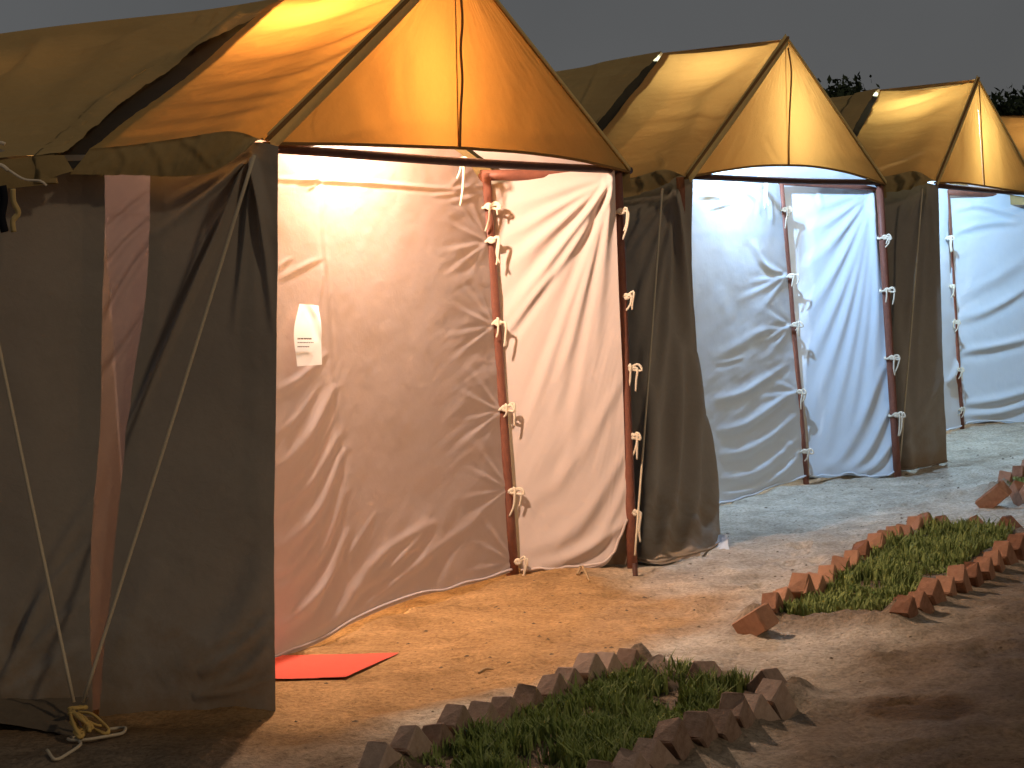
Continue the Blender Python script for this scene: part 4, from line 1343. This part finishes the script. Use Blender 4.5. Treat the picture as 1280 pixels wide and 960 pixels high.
BR_ME = [brick_mesh(s) for s in range(6)]
BR_DUSTY = [brick_mesh(s + 20, 'brick_dusty') for s in range(6)]
brick_n = 0


def brick(parent, p, along, tilt, sink=0.0, yaw=0.0, scale=1.0, roll=0.0):
    """a brick standing on its corner: long side rising in the direction of the row"""
    global brick_n
    along = unit([along[0], along[1], 0])
    ang = math.atan2(along[1], along[0]) + yaw
    o = bpy.data.objects.new('brick', (BR_DUSTY if parent is e1 else BR_ME)[brick_n % 6])
    brick_n += 1
    COL.objects.link(o)
    o.parent = parent
    o.rotation_euler = (Matrix.Rotation(ang, 3, 'Z') @ Matrix.Rotation(roll, 3, 'X') @ Matrix.Rotation(-tilt, 3, 'Y')).to_euler()
    o.scale = (scale,) * 3
    pl = Vector(parent.location)
    o.location = Vector((p[0], p[1], p[2] - sink)) - pl
    return o


def brick_row(parent, A, B, n, rnd, tilt=math.radians(-47), sink=-.008):
    d = B - A
    for i in range(n):
        p = A + d * (i + .5) / n
        p = p + np.array([rnd.uniform(-.012, .012), rnd.uniform(-.012, .012), 0])
        p[2] = gz(p[0], p[1]) + .03
        brick(parent, p, d, tilt + rnd.uniform(-.09, .09), sink + rnd.uniform(-.012, .014), rnd.uniform(-.12, .12), rnd.uniform(.94, 1.04), rnd.uniform(-.08, .08))


def grass_bed(name, poly, n, label, hgt=(.05, .12), seed=1):
    r = np.random.default_rng(seed)
    a, b, c, d = [p[:2] for p in poly]
    s, q = r.random(n), r.random(n)
    s = .03 + .94 * s
    q = -.02 + 1.04 * q
    X = ((a * (1 - s[:, None]) + b * s[:, None]) * (1 - q[:, None]) + (d * (1 - s[:, None]) + c * s[:, None]) * q[:, None])
    keep = fbm(X[:, 0] * 6, X[:, 1] * 6, 60 + seed, 3) > -.32 - .3 * r.random(n)
    X = X[keep]
    n = len(X)
    tuft = .75 + .45 * fbm(X[:, 0] * 4, X[:, 1] * 4, 70 + seed, 2)
    h = r.uniform(hgt[0], hgt[1], n) * np.clip(tuft, .3, 1.4) * np.where(r.random(n) < .05, 1.5, 1)
    az = r.uniform(0, 2 * np.pi, n)
    lean = r.uniform(.05, .55, n) * h
    ld = np.stack([np.cos(az), np.sin(az)], -1)
    wd = np.stack([-np.sin(az + r.normal(0, .6, n)), np.cos(az)], -1)
    wd /= np.linalg.norm(wd, axis=1)[:, None]
    w = r.uniform(.003, .006, n)
    z0 = ground_relief(X[:, 0], X[:, 1]) + .03
    V = np.zeros((n, 5, 3))
    for k, (f, lf, wf) in enumerate(((0, 0, 1), (0, 0, -1), (.55, .3, .85), (.55, .3, -.85), (1, 1, 0))):
        V[:, k, :2] = X + ld * (lean * lf)[:, None] + wd * (w * wf)[:, None]
        V[:, k, 2] = z0 + h * f * (1 - .25 * lf)
    idx = np.arange(n)[:, None] * 5
    tris = np.concatenate([idx + np.array([[0, 1, 3]]), idx + np.array([[0, 3, 2]]), idx + np.array([[2, 3, 4]])], 0)
    me = quad_mesh(name, V.reshape(-1, 3), tris, True)
    o = link(name, me, M['grass'])
    return tag(o, label, 'grass', None, 'stuff')


rb_ = random.Random(11)


def lerp(a, b, x):
    return a * (1 - x) + b * x


G_B = "sawtooth brick edgings round the grass beds"
# bed 1 (foreground)
b = BEDS[1]
e1 = empty('brick_edging', np.array([*b[1][:2], 0]), "grey brown sawtooth brick edging round the foreground grass bed", 'edging', G_B)
brick_row(e1, b[0], b[1], 12, rb_)
perp = b[2] - b[1]
for (x, y, s_, yw) in ((833, 862, 1.12, .1), (893, 866, 1.1, -.1)):
    p = gp(x, y)
    p[2] = gz(p[0], p[1]) + .02
    brick(e1, p, perp, math.radians(-38), .005, yw, s_)
p = gp(972, 872)
p[2] = gz(p[0], p[1]) + .035
brick(e1, p, perp, math.radians(-50), .02, .1, 1.05)
brick_row(e1, gp(985, 880), gp(745, 1005), 9, rb_, math.radians(47))
# bed 2
b = BEDS[2]
e2 = empty('brick_edging', np.array([*b[1][:2], 0]), "reddish sawtooth brick edging round the middle grass bed", 'edging', G_B)
brick_row(e2, gp(957, 776), gp(1165, 662), 14, rb_, sink=-.004)
perp = b[2] - b[1]
for (x, y) in ((1183, 664), (1226, 666), (1268, 664)):
    p = gp(x, y)
    p[2] = gz(p[0], p[1]) + .02
    brick(e2, p, perp, math.radians(-42), .015, rb_.uniform(-.2, .2), 1.0)
brick_row(e2, gp(1302, 680), gp(1122, 782), 12, rb_, math.radians(47), .0)
# bed 3
b = BEDS[3]
e3 = empty('brick_edging', np.array([*b[0][:2], 0]), "far sawtooth brick edging of the grass bed at the right edge", 'edging', G_B)
brick_row(e3, gp(1252, 612), gp(1345, 560), 8, rb_, sink=-.005)
brick_row(e3, gp(1272, 626), gp(1330, 634), 4, rb_, sink=.0)
brick_row(e3, gp(1425, 578), gp(1330, 634), 8, rb_, math.radians(47), .0)
# loose bricks
p = gp(945, 788)
lb = bpy.data.objects.new('brick', BR_ME[2])
COL.objects.link(lb)
lb.location = (p[0], p[1], gz(p[0], p[1]) + .05)
lb.rotation_euler = (math.radians(20), math.radians(-24), math.atan2(perp[1], perp[0]) - .25)
tag(lb, "loose brick lying tilted at the near corner of the middle bed", 'brick', 'loose bricks')
p = gp(1243, 632)
lb = bpy.data.objects.new('brick', BR_ME[4])
COL.objects.link(lb)
lb.location = (p[0], p[1], gz(p[0], p[1]) + .06)
lb.rotation_euler = (math.radians(15), math.radians(-35), math.atan2(perp[1], perp[0]) + .1)
tag(lb, "loose brick tilted at the near corner of the far right bed", 'brick', 'loose bricks')

grass_bed('grass', [lerp(BEDS[1][0], BEDS[1][3], .06), lerp(BEDS[1][1], BEDS[1][2], .05), lerp(BEDS[1][1], BEDS[1][2], .78), lerp(BEDS[1][0], BEDS[1][3], .93)], 15000, "short green grass in the foreground bed", (.045, .135), 1)
grass_bed('grass', [lerp(BEDS[2][0], BEDS[2][3], .12), lerp(BEDS[2][1], BEDS[2][2], .04), lerp(BEDS[2][1], BEDS[2][2], .86), lerp(BEDS[2][0], BEDS[2][3], .86)], 15000, "short green grass in the middle bed", (.04, .11), 2)
grass_bed('grass', BEDS[3], 9000, "short green grass in the far right bed", (.05, .11), 3)

# ------------------------------------------------------------------ litter on the sand
V, Fc = [], []
rr = random.Random(21)
for i in range(2200):
    a_, b_ = rr.uniform(-.9, 12), rr.uniform(-.3, 2.6)
    p = ROWP + U1 * a_ + N1 * b_
    s = .003 + .012 * rr.random() ** 5
    z = gz(p[0], p[1])
    o = len(V)
    ks = 5
    for k in range(ks):
        an = 2 * math.pi * k / ks + rr.uniform(-.3, .3)
        V.append((p[0] + s * math.cos(an) * rr.uniform(.7, 1.6), p[1] + s * math.sin(an) * rr.uniform(.7, 1.6), z - s * .2))
    V.append((p[0], p[1], z + s * rr.uniform(.15, .55)))
    for k in range(ks):
        Fc.append((o + k, o + (k + 1) % ks, o + ks))
tag(link('soil_crumbs', mesh_from('soil_crumbs', V, Fc, False), M['pebble']), "dark crumbs of soil and bits of litter strewn over the sand", 'litter', None, 'stuff')


def twig(pts, r, label):
    P = []
    for x, y, z in pts:
        p = gp(x, y)
        p[2] = gz(p[0], p[1]) + z
        P.append(p)
    o = tube('twig', P, [r, r, r * .5], M['twig'], None, 6, 16, origin=P[0])
    tag(o, label, 'twig', 'dry twigs and sticks on the ground')


twig([(1128, 759, .05), (1148, 758, .07), (1166, 766, .03)], .011, "pale dry stick on the bricks of the middle bed")
twig([(722, 722, .01), (728, 716, .03), (737, 730, .01)], .008, "small dark twig on the sand below the cream curtain")
twig([(598, 834, .006), (606, 832, .01), (617, 831, .006)], .006, "tiny stick on the orange sand right of the red mat")

# ------------------------------------------------------------------ trees far behind


def tree(px, py, Y, w, h_extra, seed, label):
    top = atY(px, py, Y)
    base = np.array([top[0], top[1], 0.0])
    root = empty('tree', base, label, 'tree', "dark trees far behind the tents")
    r = np.random.default_rng(seed)
    Ht = top[2]
    ch = Ht * .62
    runs = [([base - UP * .2, base + np.array([.1, 0, Ht * .35]), base + np.array([-.05, .1, Ht * .8])], [.16, .11, .03], 12)]
    cl = []
    for i in range(9):
        an = r.uniform(0, 6.28)
        z = Ht * r.uniform(.42, .85)
        rad = w * r.uniform(.3, .95) * math.sqrt(max(.1, 1 - ((z / Ht - .55) / .5) ** 2))
        e_ = base + np.array([math.cos(an) * rad, math.sin(an) * rad, z + .3])
        runs.append(([base + UP * (z - rad * .4 - .3), (base + UP * z + e_) / 2, e_], [.05, .03, .012], 6))
        cl.append(e_)
    for i in range(22):
        an = r.uniform(0, 6.28)
        z = Ht * r.uniform(.4, .97)
        rad = w * math.sqrt(max(.03, 1 - ((z / Ht - .6) / .42) ** 2)) * r.uniform(.2, 1)
        cl.append(base + np.array([math.cos(an) * rad, math.sin(an) * rad, z]))
    multi_tube('trunk', runs, M['bark'], root, 7)
    n = 3600
    c = np.array(cl)[r.integers(0, len(cl), n)]
    pos = c + r.normal(0, 1, (n, 3)) * np.array([.32, .32, .22]) * (w / 1.6)
    s = r.uniform(.05, .12, n)
    A = r.normal(0, 1, (n, 3))
    A /= np.linalg.norm(A, axis=1)[:, None]
    B = np.cross(A, r.normal(0, 1, (n, 3)))
    B /= np.linalg.norm(B, axis=1)[:, None]
    Vv = np.stack([pos - A * s[:, None], pos + B * s[:, None] * .5, pos + A * s[:, None], pos - B * s[:, None] * .5], 1)
    link('crown', quad_mesh('crown', Vv.reshape(-1, 3), np.arange(n * 4).reshape(n, 4), False), M['leaf'], root)


tree(1030, 92, 44, 1.3, 0, 1, "dark tree top just right of the second tent's gable")
tree(1068, 103, 46, 1.2, 0, 2, "low dark tree top above the third tent's back roof")
tree(1095, 112, 50, 1.0, 0, 3, "dark tree top hidden mostly behind the third tent's ridge")
tree(1243, 122, 46, 1.1, 0, 4, "dark tree top right of the third tent's gable")
tree(1290, 114, 44, 1.3, 0, 5, "dark tree top above the farthest tent's roof at the right edge")
